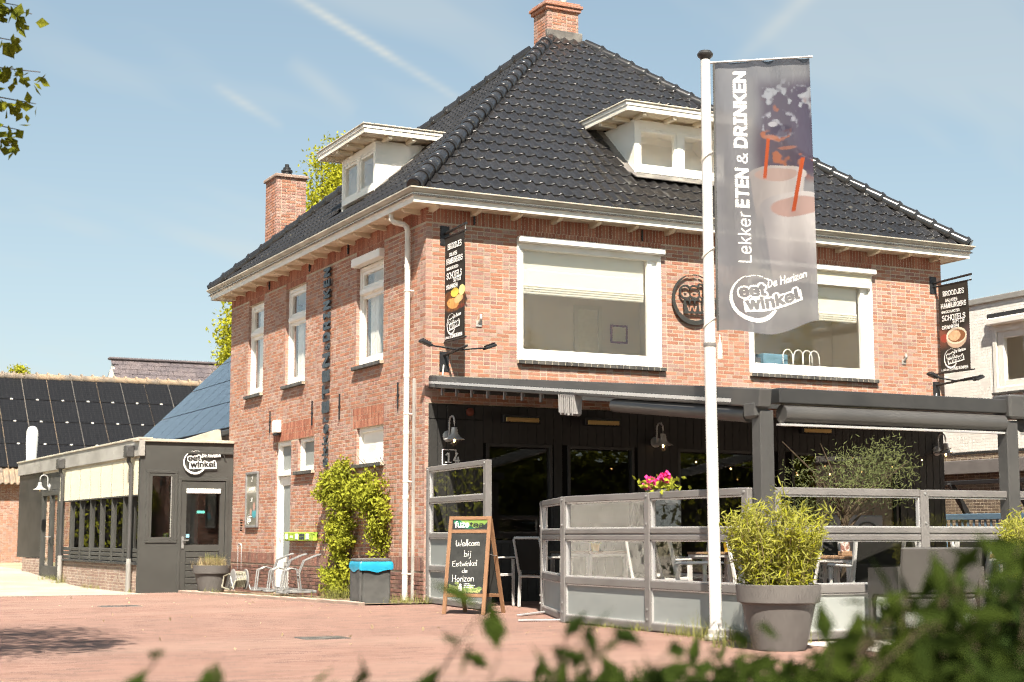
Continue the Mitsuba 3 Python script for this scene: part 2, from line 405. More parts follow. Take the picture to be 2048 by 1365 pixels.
# ------------------------------------------------------------------ laid pieces: bricks
def lay(u0, u1, z0, z1, holes, course=0.0613, L=0.212, joint=0.0125, r=rng, head=0.35, z00=0.0):
    """bricks of a bond in the rectangle, skipping holes [(u0,u1,z0,z1)]; rows on a grid from z00"""
    out = []
    k = int(math.floor((z0 - z00) / course + 1e-6))
    while z00 + k * course < z1 - 0.012:
        a, b = max(z00 + k * course, z0), min(z00 + (k + 1) * course - joint, z1)
        k += 1
        if b - a < 0.015: continue
        cut = sorted([(h[0], h[1]) for h in holes if h[2] < b - 0.004 and h[3] > a + 0.004])
        spans, x = [], u0
        for p, q in cut:
            if p > x: spans.append((x, p))
            x = max(x, q)
        if x < u1: spans.append((x, u1))
        for p, q in spans:
            x = p if p > u0 else u0
            first = True; alt = bool(k % 2)
            off = (k % 2) * 0.5
            while x < q - 0.012:
                alt = not alt
                w = (L - joint) / 2 - joint / 2 if (alt if head < .5 else r.random() < head) or r.random() < .12 else L - joint
                if first and off: w = (L - joint) / 2 - joint / 2
                first = False
                e = min(x + w, q)
                if q - e < 0.04: e = q
                out.append((x, e, a, b)); x = e + joint
    return out


def soldiers(u0, u1, z0, z1, holes=(), w=0.0505, joint=0.011, two=False):
    out = []; x = u0; i = 0
    while x < u1 - 0.02:
        e = min(x + w, u1)
        if not any(h[0] < e - .01 and h[1] > x + .01 and h[2] < z1 - .01 and h[3] > z0 + .01 for h in holes):
            if two:
                m = z0 + (z1 - z0) * (0.62 if i % 2 else 0.38)
                out += [(x, e, z0, m - joint / 2), (x, e, m + joint / 2, z1)]
            else:
                out.append((x, e, z0, z1))
        x = e + joint; i += 1
    return out


def brick_mesh(bl, org, U, N, proud, r, jit=0.0008):
    """(v, f, uv) of frustum bricks; bl: (u0,u1,z0,z1)"""
    b = np.array(bl, float); n = len(b)
    U, N = np.asarray(U, float), np.asarray(N, float); Z = np.array([0, 0, 1.0])
    c = 0.002
    pr = proud + (r.random(n) - 0.5) * 2 * jit
    def corner(u, z, w): return np.asarray(org) + u[:, None] * U + z[:, None] * Z + w[:, None] * N
    w0 = np.full(n, -0.004)
    lo = [corner(b[:, i], b[:, j], w0) for i, j in ((0, 2), (1, 2), (1, 3), (0, 3))]
    m1 = [corner(b[:, i], b[:, j], pr - c) for i, j in ((0, 2), (1, 2), (1, 3), (0, 3))]
    hi = [corner(b[:, i] + (c if i == 0 else -c), b[:, j] + (c if j == 2 else -c), pr) for i, j in ((0, 2), (1, 2), (1, 3), (0, 3))]
    v = np.stack(lo + m1 + hi, 1)
    q = []
    for i in range(4):
        j = (i + 1) % 4
        q += [[i, j, 4 + j], [i, 4 + j, 4 + i], [4 + i, 4 + j, 8 + j], [4 + i, 8 + j, 8 + i]]
    q += [[8, 9, 10], [8, 10, 11]]
    q = np.array(q)
    if np.dot(np.cross(U, Z), N) < 0: q = q[:, ::-1]
    f = q[None] + (np.arange(n) * 12)[:, None, None]
    t = r.random((n, 2)); hd = (b[:, 1] - b[:, 0]) < 0.16
    t[:, 0] = np.where(r.random(n) < .8, np.where(hd, .5 + .5 * t[:, 0], .5 * t[:, 0]), t[:, 0])
    uv = np.repeat(t, 12, 0)
    return v, f, uv


def put_bricks(parent, bl, org, U, N, m, r=rng, proud=0.003, keep=300, name='brick', bulk='brickwork', already=0):
    """the bricks that show largest as parts, the others joined as one part"""
    if not bl: return
    v, f, uv = brick_mesh(bl, org, U, N, proud, r)
    cen = v.mean(1); d = cen - CAM; dist = np.linalg.norm(d, axis=1)
    b = np.array(bl)
    s = (b[:, 1] - b[:, 0]) * (b[:, 3] - b[:, 2]) * np.abs(d @ np.asarray(N, float)) / dist ** 3
    depth = d @ FW
    R = np.array([math.cos(YAW), -math.sin(YAW), 0]); Uv = np.cross(R, FW)
    inside = (depth > 0) & (np.abs((d @ R) / depth) < 0.335) & (np.abs((d @ Uv) / depth) < 0.225)
    s = np.where(inside, s, 0)
    o = np.argsort(-s, kind='stable')
    n = min(keep, int((s > 0).sum()))
    for i in o[:n]:
        part(parent, name, (v[i], f[0]), m, uv=uv[i * 12:(i + 1) * 12])
    rest = np.sort(o[n:])
    if len(rest):
        vv = v[rest].reshape(-1, 3); ff = (f[:1] + (np.arange(len(rest)) * 12)[:, None, None]).reshape(-1, 3)
        part(parent, bulk, (vv, ff), m, uv=uv.reshape(-1, 12, 2)[rest].reshape(-1, 2), kind='stuff')


def wall_mesh(u0, u1, z0, z1, holes, org, U, N, thick):
    shp = sbox(u0, z0, u1, z1)
    for h in holes: shp = shp.difference(sbox(h[0], h[2], h[1], h[3]))
    U, N = np.asarray(U, float), np.asarray(N, float)
    m = MB()
    for g in getattr(shp, 'geoms', [shp]):
        e = trimesh.creation.extrude_polygon(g, thick, engine='earcut')
        v = np.array(e.vertices)
        w = np.asarray(org) + v[:, :1] * U + v[:, 1:2] * np.array([0, 0, 1.0]) - v[:, 2:] * N
        m.add(w, e.faces if np.dot(np.cross(U, [0, 0, 1.0]), -N) > 0 else np.array(e.faces)[:, ::-1])
    return m


class Face:
    """a wall plane: local u along the wall, w outwards, z up"""
    def __init__(s, org, U, N): s.o, s.U, s.N = np.array(org, float), np.array(U, float), np.array(N, float)
    def p(s, u, w, z): return s.o + u * s.U + w * s.N + np.array([0, 0, z])
    def box(s, m, u0, u1, w0, w1, z0, z1, c=0.004):
        t = MB().box([min(u0, u1), min(w0, w1), min(z0, z1)], [max(u0, u1), max(w0, w1), max(z0, z1)], c)
        v = t.v[0]; f = t.f[0]
        if np.dot(np.cross(s.U, s.N), [0, 0, 1]) < 0: f = f[:, ::-1]
        return m.add(s.o + v[:, :1] * s.U + v[:, 1:2] * s.N + v[:, 2:] * np.array([0, 0, 1.0]), f)
    def pane(s, u0, u1, w, z0, z1):
        v = [s.p(u0, w, z0), s.p(u1, w, z0), s.p(u1, w, z1), s.p(u0, w, z1)]
        f = [[0, 1, 2], [0, 2, 3]]
        if np.dot(np.cross(s.U, [0, 0, 1.0]), s.N) < 0: f = [[0, 2, 1], [0, 3, 2]]
        return np.array(v), np.array(f)
# ------------------------------------------------------------------ ground
HW, HD = 9.85, 10.05       # the house: along x, along y


def gz(x, y):
    return np.interp(y, [-5, 0, 9, 12, 15, 20.5, 60], [0, 0, -.13, -.15, -.14, .08, .05])


def ground_sheet(x0, x1, y0, y1, nx, ny, dz=0.0):
    X, Y = np.meshgrid(np.linspace(x0, x1, nx), np.linspace(y0, y1, ny), indexing='ij')
    v = np.stack([X, Y, gz(X, Y) + dz], -1).reshape(-1, 3)
    i, j = np.meshgrid(np.arange(nx - 1), np.arange(ny - 1), indexing='ij')
    a = i * ny + j
    f = np.concatenate([np.stack([a, a + ny, a + ny + 1], -1).reshape(-1, 3), np.stack([a, a + ny + 1, a + 1], -1).reshape(-1, 3)])
    return v, f


def pave_c(p, n, uv):
    # clinkers in rows, 20 x 6.7 cm
    ky = dr.floor(p.y / 0.07)
    xs = p.x / 0.205 + 0.5 * (ky - 2 * dr.floor(ky / 2))
    cx = dr.floor(xs)
    rnd = mikit.cell_rand(cx, ky, 5)
    c = mix([0.142, 0.082, 0.064], [0.185, 0.112, 0.090], rnd)
    c = mix(c, [0.12, 0.075, 0.062], sstep(0.86, 0.9, mikit.cell_rand(cx, ky, 9)))
    big = fbm(p.x * 0.35, p.y * 0.8, 3.0, 4)
    c = mix(c, [0.215, 0.15, 0.12], sstep(0.5, 0.8, big) * 0.35)
    c = mix(c, [0.12, 0.08, 0.068], sstep(0.55, 0.75, fbm(p.x * 0.12 + 9, p.y * 0.5, 7.0, 3)) * 0.22)
    jx, jy = dr.abs(xs - cx - 0.5), dr.abs(p.y / 0.07 - ky - 0.5)
    j = dr.maximum(sstep(0.465, 0.49, jx), sstep(0.42, 0.47, jy))
    return mix(c, [0.17, 0.115, 0.093], j * 0.6)


prin('m_paving', proc(pave_c), 0.85, 0.25)
prin('m_ground', mottle((0.24, 0.20, 0.14), (0.16, 0.15, 0.09), 0.4), 0.95, 0.1)
prin('m_pale_paving', mottle((0.27, 0.24, 0.195), (0.22, 0.195, 0.16), 1.5), 0.9, 0.15)
prin('m_concrete', mottle((0.56, 0.53, 0.48), (0.48, 0.45, 0.40), 2.5), 0.85, 0.2)
prin('m_kerb', mottle((0.36, 0.26, 0.21), (0.28, 0.21, 0.17), 3.0), 0.9, 0.2)
prin('m_soil', mottle((0.13, 0.10, 0.07), (0.09, 0.07, 0.05), 6.0), 0.95, 0.1)
v, f = ground_sheet(-60, 60, -60, 60, 2, 60, -0.012)
far = MB().add(v, f)
far.add([[-1500, -1500, -.02], [1500, -1500, -.02], [1500, -60, -.02], [-1500, -60, -.02]], [[0, 1, 2], [0, 2, 3]])
far.add([[-1500, 60, .03], [1500, 60, .03], [1500, 1500, .03], [-1500, 1500, .03]], [[0, 1, 2], [0, 2, 3]])
far.add([[-1500, -60, -.02], [-60, -60, -.02], [-60, 60, -.02], [-1500, 60, -.02]], [[0, 1, 2], [0, 2, 3]])
far.add([[60, -60, -.02], [1500, -60, -.02], [1500, 60, -.02], [60, 60, -.02]], [[0, 1, 2], [0, 2, 3]])
struct('ground', far.get(), 'm_ground')
struct('brick_pavement', ground_sheet(-40, 30, -17.6, 11.2, 2, 60, 0.0), 'm_paving')
struct('pale_pavement', ground_sheet(-40, -1.9, 8.6, 40, 2, 60, 0.005), 'm_pale_paving')
struct('terrace_slabs', ground_sheet(-0.45, 14, -12.8, -9.3, 2, 4, 0.006), 'm_concrete')
m = MB()
for i in range(11):
    y0, y1 = -0.35 + i * 0.88, -0.35 + i * 0.88 + 0.87
    m.box([-1.13, y0, gz(0, y0) - .1], [-1.03, y1, gz(0, y0) + .045], 0.008)
m.box([-1.13, 9.33, -.25], [0, 9.43, gz(0, 9.3) + .045], 0.008)
struct('kerb', m.get(), 'm_kerb')
v, f = ground_sheet(-1.03, 0, -0.35, 9.33, 2, 20, 0.02)
struct('planting_strip', (v, f), 'm_soil')

# ------------------------------------------------------------------ the brick house
FRONT = Face((0, 0, 0), (1, 0, 0), (0, -1, 0))
LEFT = Face((0, 0, 0), (0, 1, 0), (-1, 0, 0))
H = thing('brick_house', 'two-storey red brick house with a steep black tiled hip roof and white dormers', 'house')
FW_ = [(1.50, 4.07, 3.60, 5.47), (5.74, 8.31, 3.60, 5.47)]          # big front windows
FG_ = (0.06, 9.80, -0.05, 3.18)                                      # dark timber shopfront below
LW_ = [(7.86, 8.86, 3.69, 5.47), (5.39, 6.52, 3.69, 5.47), (1.66, 2.86, 3.69, 5.47)]
LD_ = (6.08, 6.95, -0.12, 2.68)
LS_ = [(4.84, 5.70, 2.10, 2.68), (1.61, 2.78, 2.10, 2.68)]
lhol = LW_ + [LD_] + LS_
fwall = part(H, 'front_wall', wall_mesh(0.24, HW, 2.89, 5.82, FW_, (0, 0, 0), FRONT.U, FRONT.N, .24).get(), 'm_mortar')
lwall = part(H, 'side_wall', wall_mesh(0.245, HD, -.4, 5.82, lhol, (0, 0, 0), LEFT.U, LEFT.N, .24).get(), 'm_mortar')
m = MB(); m.box([0, 0, -.4], [0.058, 0.245, 2.89]); m.box([0, 0, 2.89], [0.24, 0.245, 5.82]); part(H, 'corner_wall', m.get(), 'm_mortar')
m = MB()
m.box([HW - .24, .245, -.4], [HW, HD - .25, 5.82]); m.box([0.245, HD - .25, -.4], [HW, HD, 5.82])
part(H, 'rear_walls', m.get(), 'm_brick')

r = np.random.default_rng(11)
# front
lint = [(h[0], h[1], 5.47, 5.59) for h in FW_]
bl = lay(0, HW, 2.90, 5.58, FW_ + lint, r=r, head=0.22)
put_bricks(fwall, bl, (0, 0, 0), FRONT.U, FRONT.N, 'm_brick', r)
bl = soldiers(0.11, HW - .11, 5.59, 5.80) + sum([soldiers(h[0], h[1], 5.475, 5.585) for h in FW_], [])
bl += lay(0, .10, 5.59, 5.80, [], r=r) + lay(HW - .10, HW, 5.59, 5.8, [], r=r)
put_bricks(fwall, bl, (0, 0, 0), FRONT.U, FRONT.N, 'm_brick_soldier', r, keep=150, name='soldier_brick', bulk='soldier_course')
bl = lay(0, .055, .0, 2.89, [], r=r)
put_bricks(fwall, bl, (0, 0, 0), FRONT.U, FRONT.N, 'm_brick', r, keep=0)
# side
sol = [(h[0] - .0, h[1] + .0, 5.47, 5.59) for h in LW_]
sol2 = [(4.84, 7.10, 2.69, 3.022), (1.61, 2.97, 2.69, 3.022)]
bl = lay(0, HD, 0.665, 5.58, lhol + sol + sol2, r=r, head=0.55, course=0.0605)
put_bricks(lwall, bl, (0, 0, 0), LEFT.U, LEFT.N, 'm_brick', r)
bl = soldiers(0.0, HD, 5.59, 5.80) + sum([soldiers(h[0], h[1], 5.475, 5.585) for h in LW_], [])
bl += soldiers(4.84, 7.10, 2.685, 3.013, two=True) + soldiers(1.61, 2.97, 2.685, 3.013, two=True)
put_bricks(lwall, bl, (0, 0, 0), LEFT.U, LEFT.N, 'm_brick_soldier', r, keep=150, name='soldier_brick', bulk='soldier_course', proud=.004)
bl = soldiers(0, HD, .455, .655, [LD_])
put_bricks(lwall, bl, (0, 0, 0), LEFT.U, LEFT.N, 'm_brick_dirty', r, keep=100, name='plinth_brick', bulk='plinth_course', proud=.012)
bl = lay(0, HD, -.3, .45, [LD_], r=r, head=.4, z00=-.3)
put_bricks(lwall, bl, (0, 0, 0), LEFT.U, LEFT.N, 'm_brick_dirty', r, keep=100, name='plinth_brick', bulk='plinth_course', proud=.016)
# brick reveals
bl_all = []
m_v, m_f, m_uv, k = [], [], [], 0
for h, F in [(h, LEFT) for h in lhol] + [(h, FRONT) for h in FW_]:
    for side in (0, 1):
        o = F.p(h[side] + (.001 if side else -.001), 0, 0)
        b_ = lay(0.0, .10, h[2], h[3], [], r=r, head=1.0, course=.0605)
        v, f, uv = brick_mesh(b_, o, -F.N, F.U * (1 if side == 0 else -1), .004, r)
        m_v.append(v.reshape(-1, 3)); m_f.append(f.reshape(-1, 3) + k); m_uv.append(uv); k += len(v) * 12
part(H, 'reveal_bricks', (np.vstack(m_v), np.vstack(m_f)), 'm_brick', uv=np.vstack(m_uv), kind='stuff')


def sill_tiles(parent, F, u0, u1, z, n, depth=.075):
    w = (u1 - u0) / n
    s = part(parent, 'sill', F.box(MB(), u0, u1, -.08, depth - .006, z - .055, z - .006, .003).get(), 'm_mortar')
    for i in range(n):
        part(parent, 'sill_tile', F.box(MB(), u0 + i * w + .004, u0 + (i + 1) * w - .004, -.1, depth, z - .06, z, .006).get(), 'm_sill_tile')


# big front windows
for i, h in enumerate(FW_):
    u0, u1, z0, z1 = h
    m = MB(); t = .075
    FRONT.box(m, u0, u0 + t, -.10, .012, z0 + .001, z1 - .075); FRONT.box(m, u1 - t, u1, -.10, .012, z0 + .001, z1 - .075)
    FRONT.box(m, u0 + t, u1 - t, -.10, .010, z0 + .001, z0 + .17); FRONT.box(m, u0 + t, u1 - t, -.10, .010, z1 - .165, z1 - .075)
    FRONT.box(m, u0 + t, u1 - t, -.10, .03, z0 - .0, z0 + .045)
    q = .012
    for a, b in ((u0 + t, u0 + t + .045), (u1 - t - .17, u1 - t - .09)):
        FRONT.box(m, a, b, -.085, -.012, z0 + .17, z1 - .165)
    FRONT.box(m, u1 - t - .09, u1 - t, -.095, -.03, z0 + .17, z1 - .165)
    W = part(H, 'window', m.get(), 'm_white', label='wide white upper front window' if False else None)
    FRONT.box(MB(), 0, 0, 0, 0, 0, 0)
    part(W, 'screen_box', FRONT.box(MB(), u0 - .0, u1 + .03, -.02, .11, z1 - .075, z1 + .02, .012).get(), 'm_white')
    part(W, 'pane', FRONT.pane(u0 + t + .04, u1 - t - .16, -.06, z0 + .16, z1 - .16), 'm_glass')
    mm = MB()
    if i == 0:
        FRONT.box(mm, u0 + .13, u1 - .25, -.135, -.125, z0 + 1.30, z1 - .12, 0)
        for k2 in range(4): FRONT.box(mm, u0 + .13, u1 - .25, -.16 + .006 * k2, -.118 + .008 * k2, z0 + 1.04 + .035 * k2, z0 + 1.08 + .035 * k2, .012)
        FRONT.box(mm, u0 + .13, u1 - .25, -.14, -.119, z0 + 1.16, z0 + 1.42, .008)
    else:
        FRONT.box(mm, u0 + .13, u1 - .25, -.135, -.125, z0 + 1.30, z1 - .12, 0)
        for k2 in range(4): FRONT.box(mm, u0 + .13, u1 - .25, -.16 + .006 * k2, -.118 + .008 * k2, z0 + .97 + .035 * k2, z0 + 1.01 + .035 * k2, .012)
        FRONT.box(mm, u0 + .13, u1 - .25, -.14, -.119, z0 + 1.1, z0 + 1.36, .008)
        part(W, 'screen_cloth', FRONT.box(MB(), u0 + .05, u1 - .06, .035, .045, z1 - .28, z1 - .07, .002).get(), 'm_screen')
        part(W, 'screen_bar', FRONT.box(MB(), u0 + .05, u1 - .06, .028, .055, z1 - .315, z1 - .28, .004).get(), 'm_white')
    part(W, 'roman_blind', mm.get(), 'm_blind_cloth')
    sill_tiles(W, FRONT, u0 - .0, u1 + .05, z0 - .004, 23)

# tall side windows
for i, h in enumerate(LW_):
    u0, u1, z0, z1 = h
    m = MB(); t = .07; w0, w1 = -.14, -.055
    top = z1 - (.15 if i == 2 else .0)
    LEFT.box(m, u0, u0 + t, w0, w1, z0, top); LEFT.box(m, u1 - t, u1, w0, w1, z0, top)
    LEFT.box(m, u0 + t, u1 - t, w0, w1 - .003, z0, z0 + .08); LEFT.box(m, u0 + t, u1 - t, w0, w1 - .003, top - .07, top)
    zt = z0 + 1.16
    LEFT.box(m, u0 + t, u1 - t, w0, w1 + .035, zt, zt + .10, .02)
    for a, b, c, d in ((u0 + t, u1 - t, z0 + .08, zt), (u0 + t, u1 - t, zt + .10, top - .07)):
        s = .06
        LEFT.box(m, a, a + s, w0, w1 - .02, c, d); LEFT.box(m, b - s, b, w0, w1 - .02, c, d)
        LEFT.box(m, a + s, b - s, w0, w1 - .022, c, c + s); LEFT.box(m, a + s, b - s, w0, w1 - .022, d - s, d)
    W = part(H, 'window', m.get(), 'm_white')
    part(W, 'pane', LEFT.pane(u0 + .12, u1 - .12, -.10, z0 + .12, top - .12), 'm_glass')
    if i == 2: part(W, 'screen_box', LEFT.box(MB(), u0 - .02, u1 + .02, -.05, .10, z1 - .15, z1 - .01, .012).get(), 'm_white')
    m = MB(); x = u1 - .16
    for k2 in range(9): LEFT.box(m, x - .045, x, -.24 - .03 * (k2 % 2), -.19 - .03 * (k2 % 2), z0 + .05, zt if i else top, .01); x -= .036
    part(W, 'curtain', m.get(), 'm_curtain')
    sill_tiles(W, LEFT, u0 - .03, u1 + .04, z0 - .004, 10)
# small side windows
for i, h in enumerate(LS_):
    u0, u1, z0, z1 = h
    m = MB(); t = .075; w0, w1 = -.13, -.045
    LEFT.box(m, u0, u0 + t, w0, w1, z0, z1); LEFT.box(m, u1 - t, u1, w0, w1, z0, z1)
    LEFT.box(m, u0 + t, u1 - t, w0, w1 - .003, z0, z0 + .09); LEFT.box(m, u0 + t, u1 - t, w0, w1 - .003, z1 - .07, z1)
    if i == 0:
        s = .07
        LEFT.box(m, u0 + t, u0 + t + s, w0, w1 - .02, z0 + .09, z1 - .07); LEFT.box(m, u1 - t - s, u1 - t, w0, w1 - .02, z0 + .09, z1 - .07)
    W = part(H, 'window', m.get(), 'm_white', label='small white window with frosted pane' if i == 0 else 'small window closed off by a white board')
    part(W, 'pane' if i == 0 else 'board', LEFT.box(MB(), u0 + t, u1 - t, -.11, -.09, z0 + .08, z1 - .06, 0).get(), 'm_frost' if i == 0 else 'm_white')
    sill_tiles(W, LEFT, u0 - .05, u1 + .07, z0 - .004, 10)
# side door with transom
u0, u1, z0, z1 = LD_
m = MB(); w0, w1 = -.14, -.03
LEFT.box(m, u0, u0 + .08, w0, w1, -.1, z1); LEFT.box(m, u1 - .09, u1, w0, w1, -.1, z1)
LEFT.box(m, u0 + .08, u1 - .09, w0, w1 - .004, z1 - .08, z1); LEFT.box(m, u0 + .08, u1 - .09, w0, w1 + .02, 2.05, 2.15)
LEFT.box(m, u0 + .08, u0 + .16, w0, w1 - .03, 2.15, z1 - .08); LEFT.box(m, u1 - .17, u1 - .09, w0, w1 - .03, 2.15, z1 - .08)
D = part(H, 'door', m.get(), 'm_white', label='narrow white side door with tall frosted pane and transom')
m = MB(); a, b = u0 + .085, u1 - .095
LEFT.box(m, a, a + .10, -.12, -.07, -.08, 2.04); LEFT.box(m, b - .12, b, -.12, -.07, -.08, 2.04)
LEFT.box(m, a + .10, b - .12, -.12, -.072, 1.88, 2.04); LEFT.box(m, a + .10, b - .12, -.12, -.072, -.08, .58)
part(D, 'leaf', m.get(), 'm_white')
part(D, 'pane', LEFT.box(MB(), a + .09, b - .11, -.105, -.095, .57, 1.9, 0).get(), 'm_frost')
part(D, 'transom_pane', LEFT.box(MB(), u0 + .15, u1 - .16, -.105, -.095, 2.14, 2.61, 0).get(), 'm_frost')
m = LEFT.box(MB(), a + .17, a + .42, -.075, -.062, .40, .50, .004); LEFT.box(m, a + .22, a + .37, -.07, -.055, .425, .475, .003)
part(D, 'letter_box', m.get(), 'm_zinc')
part(D, 'handle', MB().tube([LEFT.p(b - .06, -.07, 1.0), LEFT.p(b - .06, -.02, 1.0), LEFT.p(b - .18, -.02, 1.0)], .009).get(), 'm_steel', True)

# eaves: gutter boxes all round
def ring(prof, d0=0.0):
    pr = np.array(prof); n = len(pr); v = []
    for sx, sy in ((0, 0), (1, 0), (1, 1), (0, 1)):
        for d, z in pr: v.append([HW + d if sx else -d, HD + d if sy else -d, z])
    v = np.array(v); f = []
    for c in range(4):
        e = (c + 1) % 4
        for i in range(n):
            j = (i + 1) % n
            f += [[c * n + i, e * n + i, e * n + j], [c * n + i, e * n + j, c * n + j]]
    return v, np.array(f)[:, ::-1]


part(H, 'soffit', ring([(-.02, 5.80), (.335, 5.80), (.335, 5.825), (-.02, 5.825)]), 'm_cream')
G = part(H, 'gutter', ring([(.335, 5.785), (.352, 5.785), (.352, 5.862), (.366, 5.870), (.366, 5.925), (.335, 5.925)]), 'm_gutter')
part(H, 'gutter_lip', ring([(.30, 5.926), (.366, 5.928), (.388, 5.938), (.405, 5.962), (.430, 5.985), (.430, 6.003), (.418, 6.003), (.395, 5.972), (.30, 5.952)]), 'm_gutter_lip')
def bracket(F, u):
    m = MB(); prof = Polygon([(0.0, 0), (.29, -.0), (.29, -.03), (.22, -.055), (0.0, -.075)])
    m.poly(affinity.scale(prof, 1, 1), F.p(u - .035, 0, 5.801), F.N, np.array([0, 0, 1.0]), .07)
    return m.get()
for k in range(15):
    if k == 0: part(H, 'eaves_bracket', bracket(FRONT, .14), 'm_cream')
    else: part(H, 'eaves_bracket', bracket(FRONT, .14 + k * .683), 'm_cream')
for k in range(15): part(H, 'eaves_bracket', bracket(LEFT, .24 + k * .683), 'm_cream')

# ------------------------------------------------------------------ roof
RA = math.radians(41.9); RZ0 = 5.90; EAV = .40
half = HW / 2 + EAV
SL = half / math.cos(RA)
TW, TL = 0.2033, 0.307
ct, st_ = math.cos(RA), math.sin(RA)
tt = np.linspace(0, 1, 12)
tt = np.linspace(0, 1, 14)
prof = np.interp(tt, np.linspace(0, 1, 200), np.convolve(np.pad(np.interp(np.linspace(0, 1, 200), [0, .12, .35, .55, .70, .80, .88, .95, 1], [-.004, -.013, -.011, -.001, .019, .029, .027, .012, -.004]), 8, mode='wrap'), np.ones(17) / 17, 'valid'))


def tile_mesh():
    n = len(tt); V = []
    for s, hgt in ((-.0155, .024), (-.0165, .030), (-.0135, .0365), (-.004, .0405), (.05, .0385), (TL + .03, .012)):
        for i in range(n): V.append([tt[i] * TW * 1.02, s, prof[i] + hgt])
    for i in range(n): V.append([tt[i] * TW * 1.02, -.012, prof[i] + .008])
    V = np.array(V); F = []
    for a, b in ((6, 0), (0, 1), (1, 2), (2, 3), (3, 4), (4, 5)):
        for i in range(n - 1):
            F += [[a * n + i, a * n + i + 1, b * n + i + 1], [a * n + i, b * n + i + 1, b * n + i]]
    return V, np.array(F)


TV, TF = tile_mesh()
dormL = (.45, 1.55, 3.58, 5.32); dormF = (3.92, 5.80, .58, 1.66)
roofk = part(H, 'roof', (np.array([[-EAV, -EAV, RZ0], [HW + EAV, -EAV, RZ0], [HW + EAV, HD + EAV, RZ0], [-EAV, HD + EAV, RZ0], [HW / 2, HD / 2 - .1, RZ0 + half * math.tan(RA)], [HW / 2, HD / 2 + .1, RZ0 + half * math.tan(RA)]]) - [0, 0, .02],
                            np.array([[0, 1, 4], [1, 2, 5], [1, 5, 4], [2, 3, 5], [3, 0, 4], [3, 4, 5]])), 'm_anth_dark')
tile_ply = mikit.ply((TV, TF), 'm_roof', 60)


def slope(org, U, Sd, N, width, keep):
    """tiles of one roof face; org: eaves corner"""
    rows = int(SL / TL) + 1; M, cen, edge = [], [], []
    for j in range(rows):
        s = .075 + j * TL
        a = s * ct; b = (s + TL) * ct
        i0, i1 = int(math.floor(a / TW)) - 1, int(math.ceil((width - a) / TW)) + 1
        for i in range(i0, i1):
            u = i * TW
            c = np.asarray(org) + (u + TW / 2) * U + (s + TL / 2) * Sd
            if u + TW < a or u > width - a: continue
            if dormL[0] < c[0] < dormL[1] and dormL[2] < c[1] < dormL[3]: continue
            if dormF[0] < c[0] < dormF[1] and dormF[2] < c[1] < dormF[3]: continue
            m = np.eye(4); m[:3, 0], m[:3, 1], m[:3, 2] = U, Sd, N
            m[:3, 3] = np.asarray(org) + u * U + s * Sd
            e = (u < b + .02) or (u + TW > width - b - .02)
            M.append(m); cen.append(c); edge.append(e)
    M, cen, edge = np.array(M), np.array(cen), np.array(edge)
    d = cen - CAM; sc = 1 / np.linalg.norm(d, axis=1) ** 2 * (~edge)
    o = np.argsort(-sc, kind='stable')
    for i in o[:keep]:
        k = numbered(roofk + '__tile'); scene[k] = {**tile_ply, 'to_world': T(M[i])}
    rest = [i for i in o[keep:] if not edge[i]]
    m = MB()
    for i in rest: m.add(TV @ M[i][:3, :3].T + M[i][:3, 3], TF)
    e = MB()
    for i in np.nonzero(edge)[0]: e.add(TV @ M[i][:3, :3].T + M[i][:3, 3], TF)
    ev, ef = e.get()
    t = trimesh.Trimesh(ev, ef, process=False)
    Uh, Sh = np.asarray(U, float), np.array([Sd[0], Sd[1], 0.0]); Sh /= np.linalg.norm(Sh)
    t = trimesh.intersections.slice_mesh_plane(t, Uh - Sh, np.asarray(org))
    t = trimesh.intersections.slice_mesh_plane(t, -Uh - Sh, np.asarray(org) + width * Uh)
    m.add(t.vertices, t.faces)
    part(roofk, 'tiles', m.get(), 'm_roof', 60, kind='stuff')


RW = HW + 2 * EAV; RD = HD + 2 * EAV
slope((-EAV, -EAV, RZ0), np.array([1, 0, 0.]), np.array([0, ct, st_]), np.array([0, -st_, ct]), RW, 300)
slope((-EAV, HD + EAV, RZ0), np.array([0, -1, 0.]), np.array([ct, 0, st_]), np.array([-st_, 0, ct]), RD, 300)
slope((HW + EAV, -EAV, RZ0), np.array([0, 1, 0.]), np.array([-ct, 0, st_]), np.array([st_, 0, ct]), RD, 0)
slope((HW + EAV, HD + EAV, RZ0), np.array([-1, 0, 0.]), np.array([0, -ct, st_]), np.array([0, st_, ct]), RW, 0)
